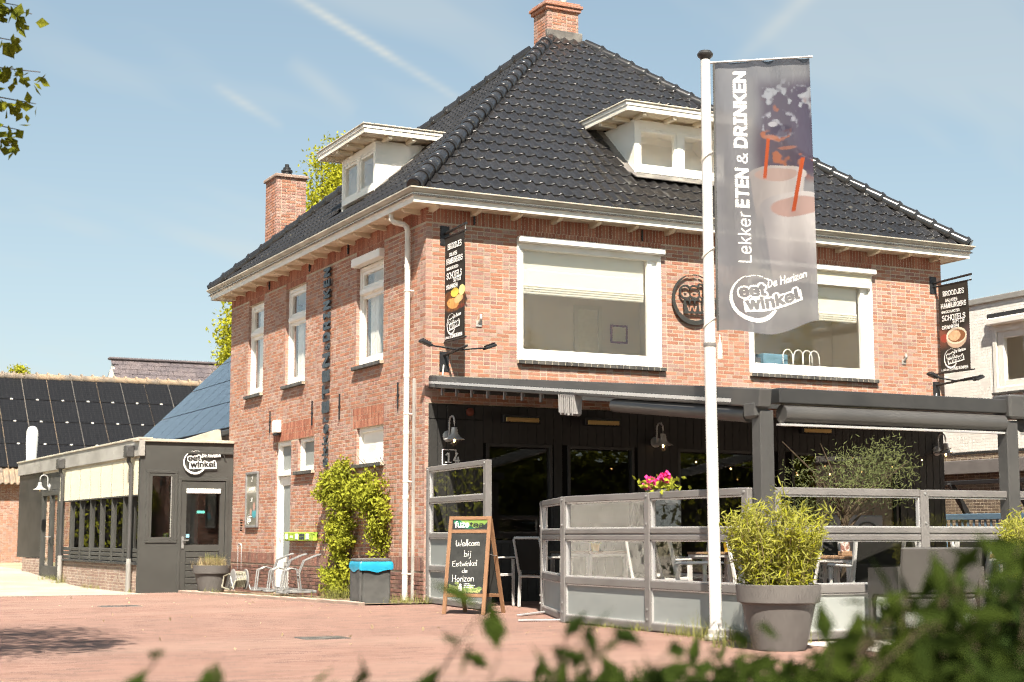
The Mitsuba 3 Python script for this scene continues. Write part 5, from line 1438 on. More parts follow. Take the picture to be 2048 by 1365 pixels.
def screen(name, label, P0, P1, zs, mull, group=None, lean=0):
    """P0, P1 ground points; zs rows [(z0, z1, kind)], from the bottom; mull: distances of the posts"""
    k = thing(name, label, 'wind screen', group)
    P0, P1 = np.array([*P0, 0.]), np.array([*P1, 0.])
    U = (P1 - P0) / np.linalg.norm(P1 - P0); N = np.cross(U, [0, 0, 1.0])
    if N @ (CAM - P0) < 0: N = -N
    F = Face(P0, U, N); Ht = zs[-1][1] + .07
    w = .035
    for i, u in enumerate(mull):
        part(k, 'post', F.box(MB(), u - .05, u + .05, -.045, .045, .0, Ht - .004, .006).get(), 'm_alu')
        q = MB()
        for z in (.12, .22, Ht - .32, Ht - .04): q.lathe([(.013, 0), (.013, .008), (0, .012)], F.p(u, .045, z), 8, N)
        part(k, 'bolts', q.get(), 'm_steel', kind='stuff')
    for i in range(len(mull) - 1):
        a, b = mull[i] + .05, mull[i + 1] - .05
        edges = [0.012] + [z for r_ in zs for z in (r_[0], r_[1])] + [Ht]
        for j in range(0, len(edges), 2):
            q = MB()
            z0, z1 = edges[j], edges[j + 1]
            if z1 - z0 > .1:
                zm = (z0 + z1) / 2
                F.box(q, a, b, -w, w, z0, zm - .008, .005); F.box(q, a, b, -w, w, zm + .008, z1, .005); F.box(q, a, b, -w + .01, w - .012, zm - .009, zm + .009, 0)
            else: F.box(q, a, b, -w, w, z0, z1, .006)
            part(k, 'rail', q.get(), 'm_alu')
        for z0, z1, kind in zs:
            if kind == 'clear': part(k, 'pane', F.pane(a - .01, b + .01, 0, z0 - .01, z1 + .01), 'm_glass')
            else: part(k, 'frosted_panel', F.pane(a - .01, b + .01, 0.004, z0 - .01, z1 + .01), 'm_frost')
            q = MB(); s = .014
            F.box(q, a, a + s, -.02, .022, z0, z1, .002); F.box(q, b - s, b, -.02, .022, z0, z1, .002); F.box(q, a + s, b - s, -.02, .022, z0, z0 + s, .002); F.box(q, a + s, b - s, -.02, .022, z1 - s, z1, .002)
            part(k, 'glazing_bead', q.get(), 'm_alu_light')
    return k


low = [(.085, .43, 'frost'), (.51, .915, 'clear'), (1.035, 1.33, 'clear')]
screen('glass_screen', 'tall four-row glass wind screen next to the brick corner behind the chalkboard', (.04, -.08), (-.20, -2.58), [(.09, .47, 'frost'), (.54, .93, 'frost'), (1.0, 1.43, 'clear'), (1.50, 1.88, 'clear')], [.05, 2.46])
screen('glass_screen', 'low glass wind screen along the side of the terrace behind the flagpole', (-.585, -5.33), (-.63, -9.05), low, [.05, 1.90, 3.66])
screen('glass_screen', 'low glass wind screen along the front of the terrace behind the big planter', (-.52, -9.15), (8.0, -9.15), low, [.06, 1.80, 3.6, 5.4, 7.2])
screen('glass_gate', 'short glass wind screen panel angled into the terrace entrance', (-.50, -5.22), (.26, -3.22), low, [.05, 2.08])
q = MB()
for a, b in (((-.5, -5.35), (-1.15, -4.95)), ((.2, -3.5), (-.7, -3.75))):
    q.beam((a[0], a[1], .03), (b[0], b[1], .015), .06, .018, c=.004)
k = thing('screen_foot', 'flat metal floor braces at the foot of the angled glass gate', 'brace')
part(k, 'brace', MB().beam((-.5, -5.35, .03), (-1.0, -5.02, .015), .07, .018, c=.004).get(), 'm_alu_light'); part(k, 'brace', MB().beam((.2, -3.5, .03), (-.45, -3.95, .015), .07, .018, c=.004).get(), 'm_alu_light')

# ------------------------------------------------------------------ terrace chairs, tables and what stands on them


def xf(x, y, z=0.0, deg=0.0, s=1.0):
    a = math.radians(deg); m = np.eye(4)
    m[:2, :2] = [[math.cos(a) * s, -math.sin(a) * s], [math.sin(a) * s, math.cos(a) * s]]; m[2, 2] = s; m[:3, 3] = [x, y, z]
    return m


def proto(items): return [(n, mikit.ply(m, mt, sm)) for n, m, mt, sm in items]


def stamp(k, pr, M, lab=None):
    for n, d in pr: part(k, n, d, None, xf=M)


fr = []                                                    # chair faces +y, back at -y
for s in (-1, 1):
    x = s * .26
    q = MB().beam((x, -.24, 0), (x, -.22, .44), .032, .045, up=(0, 1, 0), c=.006); q.beam((x, -.22, .43), (x, -.33, .92), .032, .045, up=(0, 1, 0), c=.006); fr.append(('rear_leg', q.get(), 'm_chair_frame', False))
    q = MB().beam((x, .25, 0), (x, .24, .64), .032, .042, up=(0, 1, 0), c=.006); fr.append(('front_leg', q.get(), 'm_chair_frame', False))
    q = MB().beam((x, -.28, .655), (x, .28, .665), .05, .025, c=.008); fr.append(('armrest', q.get(), 'm_chair_frame', False))
    q = MB().beam((x * .96, -.24, .42), (x * .96, .25, .43), .025, .04, c=.005); fr.append(('side_rail', q.get(), 'm_chair_frame', False))
q = MB().beam((-.25, -.335, .93), (.25, -.335, .93), .03, .035, c=.008); fr.append(('top_rail', q.get(), 'm_chair_frame', False))
q = MB().beam((-.25, .24, .43), (.25, .24, .43), .03, .03, c=.006); q.beam((-.25, -.23, .41), (.25, -.23, .41), .03, .03, c=.006); fr.append(('cross_rail', q.get(), 'm_chair_frame', False))
q = MB().box([-.235, -.22, .435], [.235, .23, .447], .003); fr.append(('seat', q.get(), 'm_text', False))
q = MB().beam((0, -.235, .50), (0, -.332, .915), .47, .012, up=(0, 1, 0)); fr.append(('backrest', q.get(), 'm_text', False))
CHAIR = proto(fr)
prin('m_table_wood', proc(lambda p, n, uv: mix([0.30, 0.19, 0.11], [0.22, 0.13, 0.075], fbm(p.x * 4, p.y * 40, p.z * 10, 3))), 0.5, 0.4)
tb = [('slat', MB().box([-.40, -.38 + i * .127, .715], [.40, -.38 + i * .127 + .12, .745], .005).get(), 'm_table_wood', False) for i in range(6)]
for sx in (-1, 1):
    for sy in (-1, 1): tb.append(('leg', MB().box([sx * .37 - .025, sy * .35 - .025, 0], [sx * .37 + .025, sy * .35 + .025, .68], .005).get(), 'm_chair_frame', False))
tb.append(('frame', MB().box([-.39, -.37, .675], [.39, .37, .713], .006).get(), 'm_chair_frame', False))
TABLE = proto(tb)
chairs = [(.42, -1.25, -72, 'just right of the chalkboard'), (.95, -1.95, -75, 'left of the glass gate'), (1.45, -4.1, -75, 'behind the glass gate'),
          (.45, -6.35, -105, 'behind the first side pane'), (.35, -8.10, 22, 'beside the flagpole behind glass'), (1.35, -7.0, 160, 'across the side table'),
          (1.22, -8.35, -12, 'right of the big bamboo pot'), (2.35, -8.30, 10, 'behind the front screen post'), (1.9, -6.9, 165, 'beyond the menu card table'),
          (3.6, -8.2, 0, 'behind the right-hand front pane'), (4.3, -6.8, 175, 'far right facing the street'), (2.9, -4.2, 200, 'in the middle of the terrace'), (3.1, -2.6, 15, 'near the dark wall in the middle'), (5.4, -4.4, 190, 'at the far right table near the wall')]
for x, y, a, lab in chairs:
    k = thing('terrace_chair', f'grey metal terrace chair with dark mesh {lab}', 'chair', 'metal chairs on the terrace')
    stamp(k, CHAIR, xf(x, y, .004, a))
tables = [(1.75, -1.75, -75, 'in the entrance gap behind the chairs'), (1.1, -7.25, 20, 'behind the side panes'), (1.75, -7.55, 0, 'behind the front pane with menu card'), (3.75, -7.45, 0, 'behind the right front pane'), (2.95, -3.4, 15, 'in the middle of the terrace'), (5.35, -5.2, 5, 'at the far right of the terrace')]
for x, y, a, lab in tables:
    k = thing('terrace_table', f'wooden slat-top terrace table {lab}', 'table', 'tables on the terrace')
    stamp(k, TABLE, xf(x, y, .004, a))
prin('m_yellow', (0.62, 0.38, 0.02), 0.4, 0.5)
prin('m_petal_white', (0.75, 0.70, 0.68), 0.8); prin('m_petal_pink', (0.72, 0.04, 0.24), 0.6)


def flower_pot(x, y, z, label, petals, n=26, big=1.0, pot='m_yellow', r_=None):
    r = np.random.default_rng(int(abs(x * 97 + y * 31)) + 5)
    k = thing('flower_pot', label, 'flower pot')
    part(k, 'pot', MB().lathe([(0, 0), (.05 * big, 0), (.065 * big, .11 * big), (.06 * big, .11 * big), (.055 * big, .09 * big), (0, .09 * big)], (x, y, z), 20).get(), pot, 40)
    P = np.array([x, y, z + .14 * big]) + r.normal(size=(n * 3, 3)) * [.05 * big, .05 * big, .025 * big]
    part(k, 'foliage', leaves(P, (.03, .06), r), 'm_leaf_ivy', kind='stuff')
    P = np.array([x, y, z + .18 * big]) + r.normal(size=(n, 3)) * [.05 * big, .05 * big, .02 * big]
    part(k, 'petals', leaves(np.repeat(P, 5, 0), (.018, .03), r, 1.6), petals, kind='stuff')


zt = .75
flower_pot(1.65, -2.1, zt, 'yellow pot with white flowers on the entrance table', 'm_petal_white')
flower_pot(1.85, -7.65, zt, 'yellow pot with white flowers on the front table beside the menu card', 'm_petal_white', big=1.2)
flower_pot(3.8, -7.5, zt, 'yellow pot with white flowers on the right front table', 'm_petal_white', big=1.2)
flower_pot(2.95, -3.4, zt, 'yellow pot with white flowers on the middle table', 'm_petal_white')
prin('m_menu', proc(lambda p, n, uv: mix([0.62, 0.56, 0.50], [0.25, 0.12, 0.09], sstep(.45, .6, fbm(p.x * 30, p.y * 30, p.z * 30, 3)))), 0.4, 0.5)
k = thing('menu_card', 'upright menu card in a wooden block on the front table', 'menu')
part(k, 'card', MB().beam((1.45, -7.75, zt + .04), (1.47, -7.72, zt + .29), .15, .006, up=(.3, -1, 0)).get(), 'm_menu'); part(k, 'block', MB().box([1.39, -7.78, zt], [1.52, -7.70, zt + .05], .006).get(), 'm_table_wood')
k = thing('flower_box', 'magenta flowers in a small box hung on the side wind screen', 'flower box')
part(k, 'trough', MB().box([-.56, -7.43, 1.27], [-.38, -7.06, 1.43], .015).get(), 'm_anthracite')
r = np.random.default_rng(55)
P = np.array([-.48, -7.25, 1.47]) + r.normal(size=(150, 3)) * [.07, .15, .035]
part(k, 'foliage', leaves(P, (.05, .09), r), 'm_leaf_ivy', kind='stuff')
P = np.concatenate([np.array(c) + r.normal(size=(5, 3)) * .02 for c in ((-.55, -7.12, 1.52), (-.55, -7.18, 1.50), (-.5, -7.35, 1.56), (-.53, -7.33, 1.51), (-.5, -7.02, 1.47), (-.52, -7.40, 1.55))])
part(k, 'petals', leaves(np.repeat(P, 6, 0), (.035, .05), r, 1.8, face=(-.3, -1, 0)), 'm_petal_pink', kind='stuff')
# string lights
k = thing('string_lights', 'string of small warm bulbs hung inside under the canopy', 'string lights')
pts = [np.array([3.9 + .62 * i, -1.2, 1.95 + .035 * (i - 3) ** 2 * .5]) for i in range(9)]
part(k, 'cable', MB().tube(pts, .006, 6).get(), 'm_iron')
for p in pts[::1]:
    v, f = icos(p + [0, 0, -.05], .013, 2)
    kk = part(k, 'bulb', (v, f), 'm_glow'); scene[kk]['emitter'] = {'type': 'area', 'radiance': {'type': 'rgb', 'value': [2.0, 1.1, .4]}}
k = thing('air_conditioner', 'grey outdoor unit with round fan grille behind the olive tree', 'air conditioner')
part(k, 'housing', MB().box([4.9, -3.2, .55], [5.75, -2.85, 1.25], .02).get(), 'm_fold'); part(k, 'stand', MB().box([4.95, -3.15, 0], [5.7, -2.9, .55], .01).get(), 'm_anth_dark')
q = MB()
for rr in (.22, .15, .08): q.lathe([(rr, 0), (rr + .02, .0), (rr + .02, .02), (rr, .02), (rr, 0)], (5.45, -3.2, .92), 28, (0, -1, 0))
part(k, 'fan_grille', q.get(), 'm_anth_dark', kind='stuff')

# ------------------------------------------------------------------ dark resin armchairs
prin('m_resin', mottle((0.055, 0.050, 0.046), (0.065, 0.06, 0.055), 4.0), 0.45, 0.45)
pr = []
q = MB().beam((0, -.30, .42), (0, -.37, .80), .72, .035, up=(0, 1, 0), c=.012); pr.append(('backrest', q.get(), 'm_resin', False))
pr.append(('seat', MB().box([-.33, -.30, .37], [.33, .30, .43], .02).get(), 'm_resin', False))
pr.append(('apron', MB().box([-.33, -.30, .27], [.33, -.265, .37], .01).get(), 'm_resin', False))
for s in (-1, 1):
    prof = Polygon([(-.36, .0), (-.31, .0), (-.28, .34), (-.22, .40), (.2, .40), (.25, .34), (.28, 0), (.33, 0), (.30, .62), (-.34, .64)])
    q = MB().poly(prof, (s * .36 - .025, 0, 0), (0, 1, 0), (0, 0, 1), .05); pr.append(('arm', q.get(), 'm_resin', False))
ARM = proto(pr)
k = thing('resin_armchair', 'dark grey resin armchair nearest the camera, seen from behind on the pale slabs', 'armchair', 'resin armchairs outside the glass'); stamp(k, ARM, xf(.78, -9.72, .008, -17, 1.06))
k = thing('resin_armchair', 'second dark grey resin armchair further right, half hidden by hedge leaves', 'armchair', 'resin armchairs outside the glass'); stamp(k, ARM, xf(2.75, -9.75, .008, 12, 1.06))

# ------------------------------------------------------------------ flag pole and flag
FP = np.array([-.83, -8.7, 0])
k = thing('flagpole', 'white flagpole with a dark mushroom cap in front of the terrace', 'flagpole')
part(k, 'shaft', MB().tube([FP + [.02, 0, 0], FP + [0, 0, 2.7], FP + [-.0, 0, 5.52]], [.058, .054, .046], 24).get(), 'm_pole', 40)
part(k, 'cap', MB().lathe([(.045, 5.50), (.05, 5.52), (.072, 5.54), (.078, 5.562), (.06, 5.59), (.0, 5.60)], FP, 28).get(), 'm_anth_dark', 40)
q = MB()
for z in (2.72,): q.lathe([(.057, z), (.060, z + .01), (.060, z + .03), (.057, z + .04)], FP, 20)
part(k, 'joint_rings', q.get(), 'm_alu', 40, kind='stuff')
part(k, 'base_plate', MB().lathe([(0, 0), (.11, 0), (.11, .03), (.075, .05), (.075, .09), (.058, .1)], FP + [.02, 0, .01], 20).get(), 'm_zinc', 40)
fd = np.array([.786, -.618, 0.]); fn = np.array([-.618, -.786, 0.])          # along the arm; towards the street
FL, FH = .90, 2.62
F0 = FP + fd * .085 + [0, 0, 5.475]
part(k, 'arm', MB().tube([FP + [0, 0, 5.475], F0 + fd * (FL + .03)], .011, 10).get(), 'm_alu_light', 40)
for z in (4.55, 3.62, 2.95):
    a = np.linspace(0, 2 * math.pi, 17)
    part(k, 'tie', MB().tube([FP + [0, 0, z] + .062 * (np.cos(t) * fd + np.sin(t) * fn) + [0, 0, .05 * math.cos(t)] for t in a], .006, 6).get(), 'm_pipe')
part(k, 'weight', MB().lathe([(.0, 2.60), (.022, 2.61), (.022, 2.74), (.006, 2.77), (.004, 2.84)], F0 * [1, 1, 0] + fd * .01, 12).get(), 'm_white', 40)


def flag_pt(u, v):
    """u along the arm 0..1, v downwards 0..1"""
    u, v = np.asarray(u, float), np.asarray(v, float)
    w = .10 * np.sin(5.2 * u + 2.6 * v) * (v ** .7) + .018 * np.sin(19 * u - 5 * v) * (1 - .5 * v) + .012 * np.sin(31 * u + 3 * v) * np.exp(-3.5 * v) + .02 * np.sin(11 * u - 4 * v + 1) * v + .012 * np.sin(17 * v + 3 * u) * v
    bot = .035 * v ** 8 * np.sin(7.0 * u + .8) + .05 * v ** 6 * u
    x = u * FL + .03 * v * u
    return F0 + np.asarray(x)[..., None] * fd + w[..., None] * fn + np.stack([0 * u, 0 * u, -(v * FH) + bot - .06 * u * v * 0 - .012], -1)


n1, n2 = 26, 70
gu, gv = np.meshgrid(np.linspace(0, 1, n1), np.linspace(0, 1, n2), indexing='ij')
fv = flag_pt(gu, gv).reshape(-1, 3); fuv = np.stack([gu, 1 - gv], -1).reshape(-1, 2)
i, j = np.meshgrid(np.arange(n1 - 1), np.arange(n2 - 1), indexing='ij'); a = i * n2 + j
ff = np.concatenate([np.stack([a, a + 1, a + n2 + 1], -1).reshape(-1, 3), np.stack([a, a + n2 + 1, a + n2], -1).reshape(-1, 3)])


def flag_c(p, n, uv):
    u, v = uv.x, 1 - uv.y
    c = mix([0.40, 0.40, 0.43], [0.48, 0.47, 0.48], sstep(.3, .8, fbm(u * 3, v * 6, 4.0, 3)))
    pic = sstep(.40, .56, u + .10 * noise(v * 6, 3.0))
    up = pic * sstep(.05, .12, v) * (1 - sstep(.40, .47, v))
    c = over(c, [0.20, 0.165, 0.21], up)
    c = over(c, [0.14, 0.11, 0.17], up * sstep(.7, .95, u) * .8)
    c = over(c, [0.60, 0.62, 0.68], up * sstep(.56, .7, fbm(u * 9, v * 26, 8.0, 3)) * (1 - sstep(.17, .24, v)))
    c = over(c, [0.60, 0.24, 0.15], up * sstep(.60, .72, fbm(u * 8 + 3, v * 22, 2.0, 3)) * sstep(.13, .2, v))
    blot = sstep(.55, .75, fbm(u * 16 + 5, v * 40, 5.0, 4))
    c = over(c, [0.62, 0.62, 0.70], up * blot * (1 - sstep(.8, 1.0, ell(u, v, .66, .24, .22, .06))) * .9)
    c = over(c, [0.10, 0.07, 0.12], up * (1 - sstep(.55, 1.0, ell(u, v, .68, .262, .15, .03))) * .8)
    c = over(c, [0.72, 0.70, 0.76], up * (1 - sstep(.6, 1.0, ell(u + .3 * (v - .23), v, .60, .236, .06, .012))))
    c = over(c, [0.70, 0.32, 0.22], up * (1 - sstep(.5, 1.0, ell(u, v, .57, .285, .10, .012))) * .9)
    c = over(c, [0.62, 0.28, 0.20], up * (1 - sstep(.6, 1.0, ell(u, v, .74, .325, .12, .008))) * .8)
    # the two cups, the back one first
    cup = lambda cx, cy, rx, ry, bot: dr.maximum(1 - sstep(.96, 1.04, ell(u, v, cx, cy, rx, ry)), sstep(cy - .002, cy, v) * (1 - sstep(rx * .9, rx * .98, dr.abs(u - cx) + (v - cy) * .35)) * (1 - sstep(bot - .1, bot, v)))
    c = over(c, mix([0.60, 0.55, 0.54], [0.95, 0.86, 0.82], sstep(.35, .75, u)), cup(.63, .425, .30, .037, .62) * .85)
    c = over(c, [0.74, 0.52, 0.46], (1 - sstep(.85, 1.0, ell(u, v, .62, .422, .24, .026))) * .8)
    c = over(c, mix([0.56, 0.53, 0.55], [0.97, 0.91, 0.89], sstep(.45, .8, u) * (1 - sstep(.6, .8, v))), cup(.80, .54, .36, .052, .86) * .9)
    c = over(c, [0.72, 0.46, 0.40], (1 - sstep(.85, 1.0, ell(u, v, .82, .543, .29, .040))) * .85)
    jet = lambda x0, x1, y0, y1, wd: (1 - sstep(wd * .6, wd, dr.abs(u - (x0 + (x1 - x0) * (v - y0) / (y1 - y0))))) * sstep(y0, y0 + .01, v) * (1 - sstep(y1 - .01, y1, v))
    c = over(c, [0.80, 0.17, 0.07], jet(.55, .50, .285, .44, .022)); c = over(c, [0.80, 0.16, 0.06], jet(.90, .78, .36, .565, .026))
    return over(c, [0.15, 0.15, 0.17], 1 - sstep(.02, .024, v)) * .48


scene['m_flag'] = {'type': 'mask', 'opacity': .93, 'bsdf': {'type': 'principledthin', 'base_color': proc(flag_c), 'roughness': .7, 'spec_trans': 0.0, 'diff_trans': .7, 'eta': 1.3}}
k = thing('flag_banner', 'translucent grey banner flag with coffee cups hanging from the flagpole arm', 'flag')
part(k, 'cloth', (fv, ff), 'm_flag', True, uv=fuv)
part(k, 'hem', MB().tube([flag_pt(np.array(-.004), np.array(t)) for t in np.linspace(0, 1, 40)], .012, 6).get(), 'm_anthracite')


def on_flag(shp, off=.003):
    """a printed shape (metres: x along the arm, y down from the top is negative) laid on the flag"""
    vs, fs, n = [], [], 0
    for g in getattr(shp, 'geoms', [shp]):
        if g.geom_type != 'Polygon' or g.area < 1e-7: continue
        m = trimesh.creation.extrude_polygon(g, .001, engine='earcut')
        keep = np.abs(m.triangles[:, :, 2]).max(1) < 1e-9
        m = trimesh.Trimesh(m.vertices, m.faces[keep], process=True)
        m = m.subdivide_to_size(.06)
        vs.append(m.vertices); fs.append(m.faces + n); n += len(m.vertices)
    v, f = np.vstack(vs), np.vstack(fs)
    P = flag_pt(v[:, 0] / FL, -v[:, 1] / FH) + off * fn
    t = np.cross(P[f[:, 1]] - P[f[:, 0]], P[f[:, 2]] - P[f[:, 0]]) @ fn
    f = np.where((t < 0)[:, None], f[:, ::-1], f)
    return P, f


def fit(g, x0, y0, wid, hei):
    b = g.bounds
    g = affinity.scale(affinity.translate(g, -b[0], -b[1]), wid / (b[2] - b[0]), hei / (b[3] - b[1]), origin=(0, 0))
    return affinity.translate(g, x0, y0)


def vert(g, x, y, length, cap):
    """text run upwards with its baseline at x"""
    g = fit(g, 0, 0, length, cap)
    return affinity.translate(affinity.rotate(g, 90, origin=(0, 0)), x, y)


kp = lambda fr_: -fr_ * FH
lt = [vert(spaced('DRINKEN', .12).buffer(.03), .30, kp(.325), .29 * FH, .125), vert(text2d('&', .2), .30, kp(.382), .04 * FH, .10), vert(spaced('ETEN', .12).buffer(.03), .305, kp(.545), .145 * FH, .125)]
le = text2d('Lekker', .2); lt.append(vert(le, .315, kp(.745), .185 * FH, .12))
for ch in lt: part(k, 'lettering', on_flag(ch), 'm_print_white', True)
em = affinity.translate(affinity.rotate(affinity.scale(EMB, .225, .225, origin=(0, 0)), 6, origin=(0, 0)), .33, kp(.875))
part(k, 'emblem', on_flag(em), 'm_print_white', True)

# ------------------------------------------------------------------ chalkboard
prin('m_board_wood', proc(lambda p, n, uv: mix([0.30, 0.165, 0.09], [0.22, 0.115, 0.06], fbm(p.x * 18, p.y * 18, p.z * 3, 4))), 0.5, 0.4)
prin('m_chalkboard', mottle((0.030, 0.031, 0.029), (0.040, 0.041, 0.038), 8.0), 0.7, 0.3)
prin('m_chalk', (0.62, 0.62, 0.58), 0.95, 0.1)


def tea(p, n, uv):
    u, v = uv.x, uv.y
    c = mi.Color3f([0.028, 0.028, 0.026])
    leaf = (1 - sstep(.96, 1.02, ell(u, v, .5, 1.12, .52, 1.0))) * sstep(.02, .03, u)
    c = over(c, [0.02, 0.15, 0.07], leaf)
    c = over(c, [0.17, 0.27, 0.05], leaf * sstep(-.02, .02, u * 1.0 + v * .55 - .75))
    return over(c, [0.30, 0.38, 0.14], leaf * (1 - sstep(.012, .025, dr.abs(u + v * .55 - .75))))


prin('m_tea', proc(tea), 0.4, 0.5)
a0 = np.array([-1.06, -3.06, 0]); a1 = np.array([-.69, -3.50, 0]); U = (a1 - a0) / np.linalg.norm(a1 - a0); Nn = np.cross(U, [0, 0, 1.0])
Wd = .57; Hb = 1.20
k = thing('chalkboard_sign', 'wooden A-frame chalkboard with handwritten welcome in front of the tall glass screen', 'sign')
Tf = np.array([0, 0, 1.0]) * Hb - Nn * .20; up = Tf / np.linalg.norm(Tf); nf = np.cross(U, up)
bp = lambda u, t, w=0.0: a0 + U * u + up * t + nf * w
Lb = np.linalg.norm(Tf)
for u in (0.02, Wd - .02): part(k, 'leg', MB().beam(bp(u, 0), bp(u, Lb), .05, .028, up=nf, c=.004).get(), 'm_board_wood')
for t in (.235, Lb - .19, Lb - .022): part(k, 'rail', MB().beam(bp(.046, t), bp(Wd - .046, t), .045, .024, up=nf, c=.004).get(), 'm_board_wood')
part(k, 'board', MB().beam(bp(Wd / 2, .258), bp(Wd / 2, Lb - .212), Wd - .09, .012, up=nf).get(), 'm_chalkboard')
c = [bp(.046, Lb - .168, .0), bp(Wd - .046, Lb - .168, .0), bp(Wd - .046, Lb - .045, .0), bp(.046, Lb - .045, .0)]
part(k, 'printed_header', (np.array(c), np.array([[0, 1, 2], [0, 2, 3]])), 'm_tea', uv=np.array([[0, 0], [1, 0], [1, 1], [0, 1.]]))
g = spaced('fuze', .06); g2 = spaced('tea.', .06)
part(k, 'lettering', MB().poly(fit(g, .075, Lb - .142, .20, .085), bp(0, 0, .002), U, up, .002).get(), 'm_print_white')
part(k, 'lettering', MB().poly(fit(g2, .282, Lb - .137, .22, .062), bp(0, 0, .002), U, up, .002).get(), 'm_iron')
for t_, y_, h_, x_ in (('Welkom', .86, .075, .115), ('bij', .735, .075, .24), ('Eetwinkel', .61, .066, .09), ('de', .53, .055, .225), ('Horizon', .42, .08, .10)):
    gg, w_ = hand(t_, h_, .045)
    wid = {'Welkom': .33, 'bij': .10, 'Eetwinkel': .34, 'de': .08, 'Horizon': .30}[t_]
    gg = affinity.scale(gg, wid / w_, 1, origin=(0, 0)); gg = affinity.affine_transform(gg, [1, .0, .04, 1, 0, 0])
    part(k, 'handwriting', MB().poly(affinity.translate(gg, x_, y_ - .02), bp(0, 0, .0065), U, up, .001).get(), 'm_chalk')
r = np.random.default_rng(61)
q = MB(); prin('m_print_green', mottle((0.30, 0.32, 0.12), (0.12, 0.19, 0.05), 40.0, .4, .6), 0.6)
ls = [affinity.translate(affinity.rotate(affinity.scale(Point(0, 0).buffer(.03, 6), 1, .5), r.uniform(0, 180)), r.uniform(.07, Wd - .075), .285 + abs(r.normal()) * .024) for _ in range(60)]
ls += [affinity.translate(affinity.rotate(affinity.scale(Point(0, 0).buffer(.03, 6), 1, .5), r.uniform(0, 180)), r.normal(.16, .05), .30 + abs(r.normal()) * .025) for _ in range(25)]
part(k, 'printed_leaves', q.poly(unary_union(ls), bp(0, 0, .0065), U, up, .001).get(), 'm_print_green')
q = MB().poly(unary_union([sbox(.20, .29, .235, .345), sbox(.211, .345, .224, .372)]).buffer(.006), bp(0, 0, .0078), U, up, .001); part(k, 'printed_bottle', q.get(), 'm_print_white')
q = MB()
for i, (t_, w_) in enumerate((('Lekker.', .08), ('Best natuurlijk en', .15), ('van echte thee', .12))): q.poly(fit(text2d(t_, .02, True), .265, .372 - i * .022, w_, .016), bp(0, 0, .0068), U, up, .001)
part(k, 'small_print', q.get(), 'm_print_white')
# rear frame
rb0 = a0 - Nn * .62; Tr = (a0 + up * Lb) - rb0; ur = Tr / np.linalg.norm(Tr); nr = np.cross(U, ur); Lr = np.linalg.norm(Tr)
for u in (0.02, Wd - .02): part(k, 'rear_leg', MB().beam(rb0 + U * u, rb0 + U * u + ur * (Lr - .03), .05, .028, up=nr, c=.004).get(), 'm_board_wood')
for t in (.235, Lr - .19): part(k, 'rear_rail', MB().beam(rb0 + U * .046 + ur * t, rb0 + U * (Wd - .046) + ur * t, .045, .024, up=nr, c=.004).get(), 'm_board_wood')
part(k, 'rear_board', MB().beam(rb0 + U * Wd / 2 + ur * .258, rb0 + U * Wd / 2 + ur * (Lr - .1), Wd - .09, .012, up=nr).get(), 'm_chalkboard')
part(k, 'stay', MB().tube([bp(Wd, .75), bp(Wd, .75) - Nn * .2 - [0, 0, .03], rb0 + U * Wd + ur * .76], .005, 6).get(), 'm_steel')

# ------------------------------------------------------------------ bin, bicycle rack, hose reel
prin('m_bin', mottle((0.065, 0.065, 0.062), (0.11, 0.108, 0.102), 4.5), 0.9, 0.15)
prin('m_bag', (0.02, 0.30, 0.46), 0.3, 0.5)
k = thing('litter_bin', 'square grey concrete litter bin with a blue bag against the ivy', 'bin')
Mb = xf(-.76, .13, 0, -4)
part(k, 'body', MB().box([-.20, -.24, 0], [.215, .24, .50], .02).get(), 'm_bin', xf=Mb)
part(k, 'side_slab', MB().box([-.245, -.25, 0], [-.205, .24, .51], .012).get(), 'm_bin', xf=Mb)
part(k, 'rim', MB().box([-.235, -.255, .585], [.225, .255, .645], .02).get(), 'm_bin', xf=Mb)
n = 80; V = []; r = np.random.default_rng(63)
per = []
for t in np.linspace(0, 1, n, endpoint=False):
    s = t * 4; e = int(s); f_ = s - e
    c4 = [(-.235, -.255), (.225, -.255), (.225, .255), (-.235, .255), (-.235, -.255)]
    per.append(np.array(c4[e]) * (1 - f_) + np.array(c4[e + 1]) * f_)
per = np.array(per)
for z, o_ in ((.60, 1.0), (.57, 1.055), (.52, 1.07), (.47, 1.06)):
    for i in range(n):
        w = 1 + (o_ - 1) + .02 * meshkit.noise(np.array([i * .35, z * 22, 1.0]))
        zz = z + (0 if z > .5 else .05 * (meshkit.noise(np.array([i * .16, 7.0, 2.0])) - .5) - .03 * math.sin(i / n * 2 * math.pi * 4 - 1.2))
        V.append([per[i, 0] * w, per[i, 1] * w, zz])
fs = []
for a_ in range(3):
    for i in range(n):
        j = (i + 1) % n; fs += [[a_ * n + i, (a_ + 1) * n + i, (a_ + 1) * n + j], [a_ * n + i, (a_ + 1) * n + j, a_ * n + j]]
part(k, 'bag', (np.array(V), np.array(fs)), 'm_bag', True, xf=Mb)

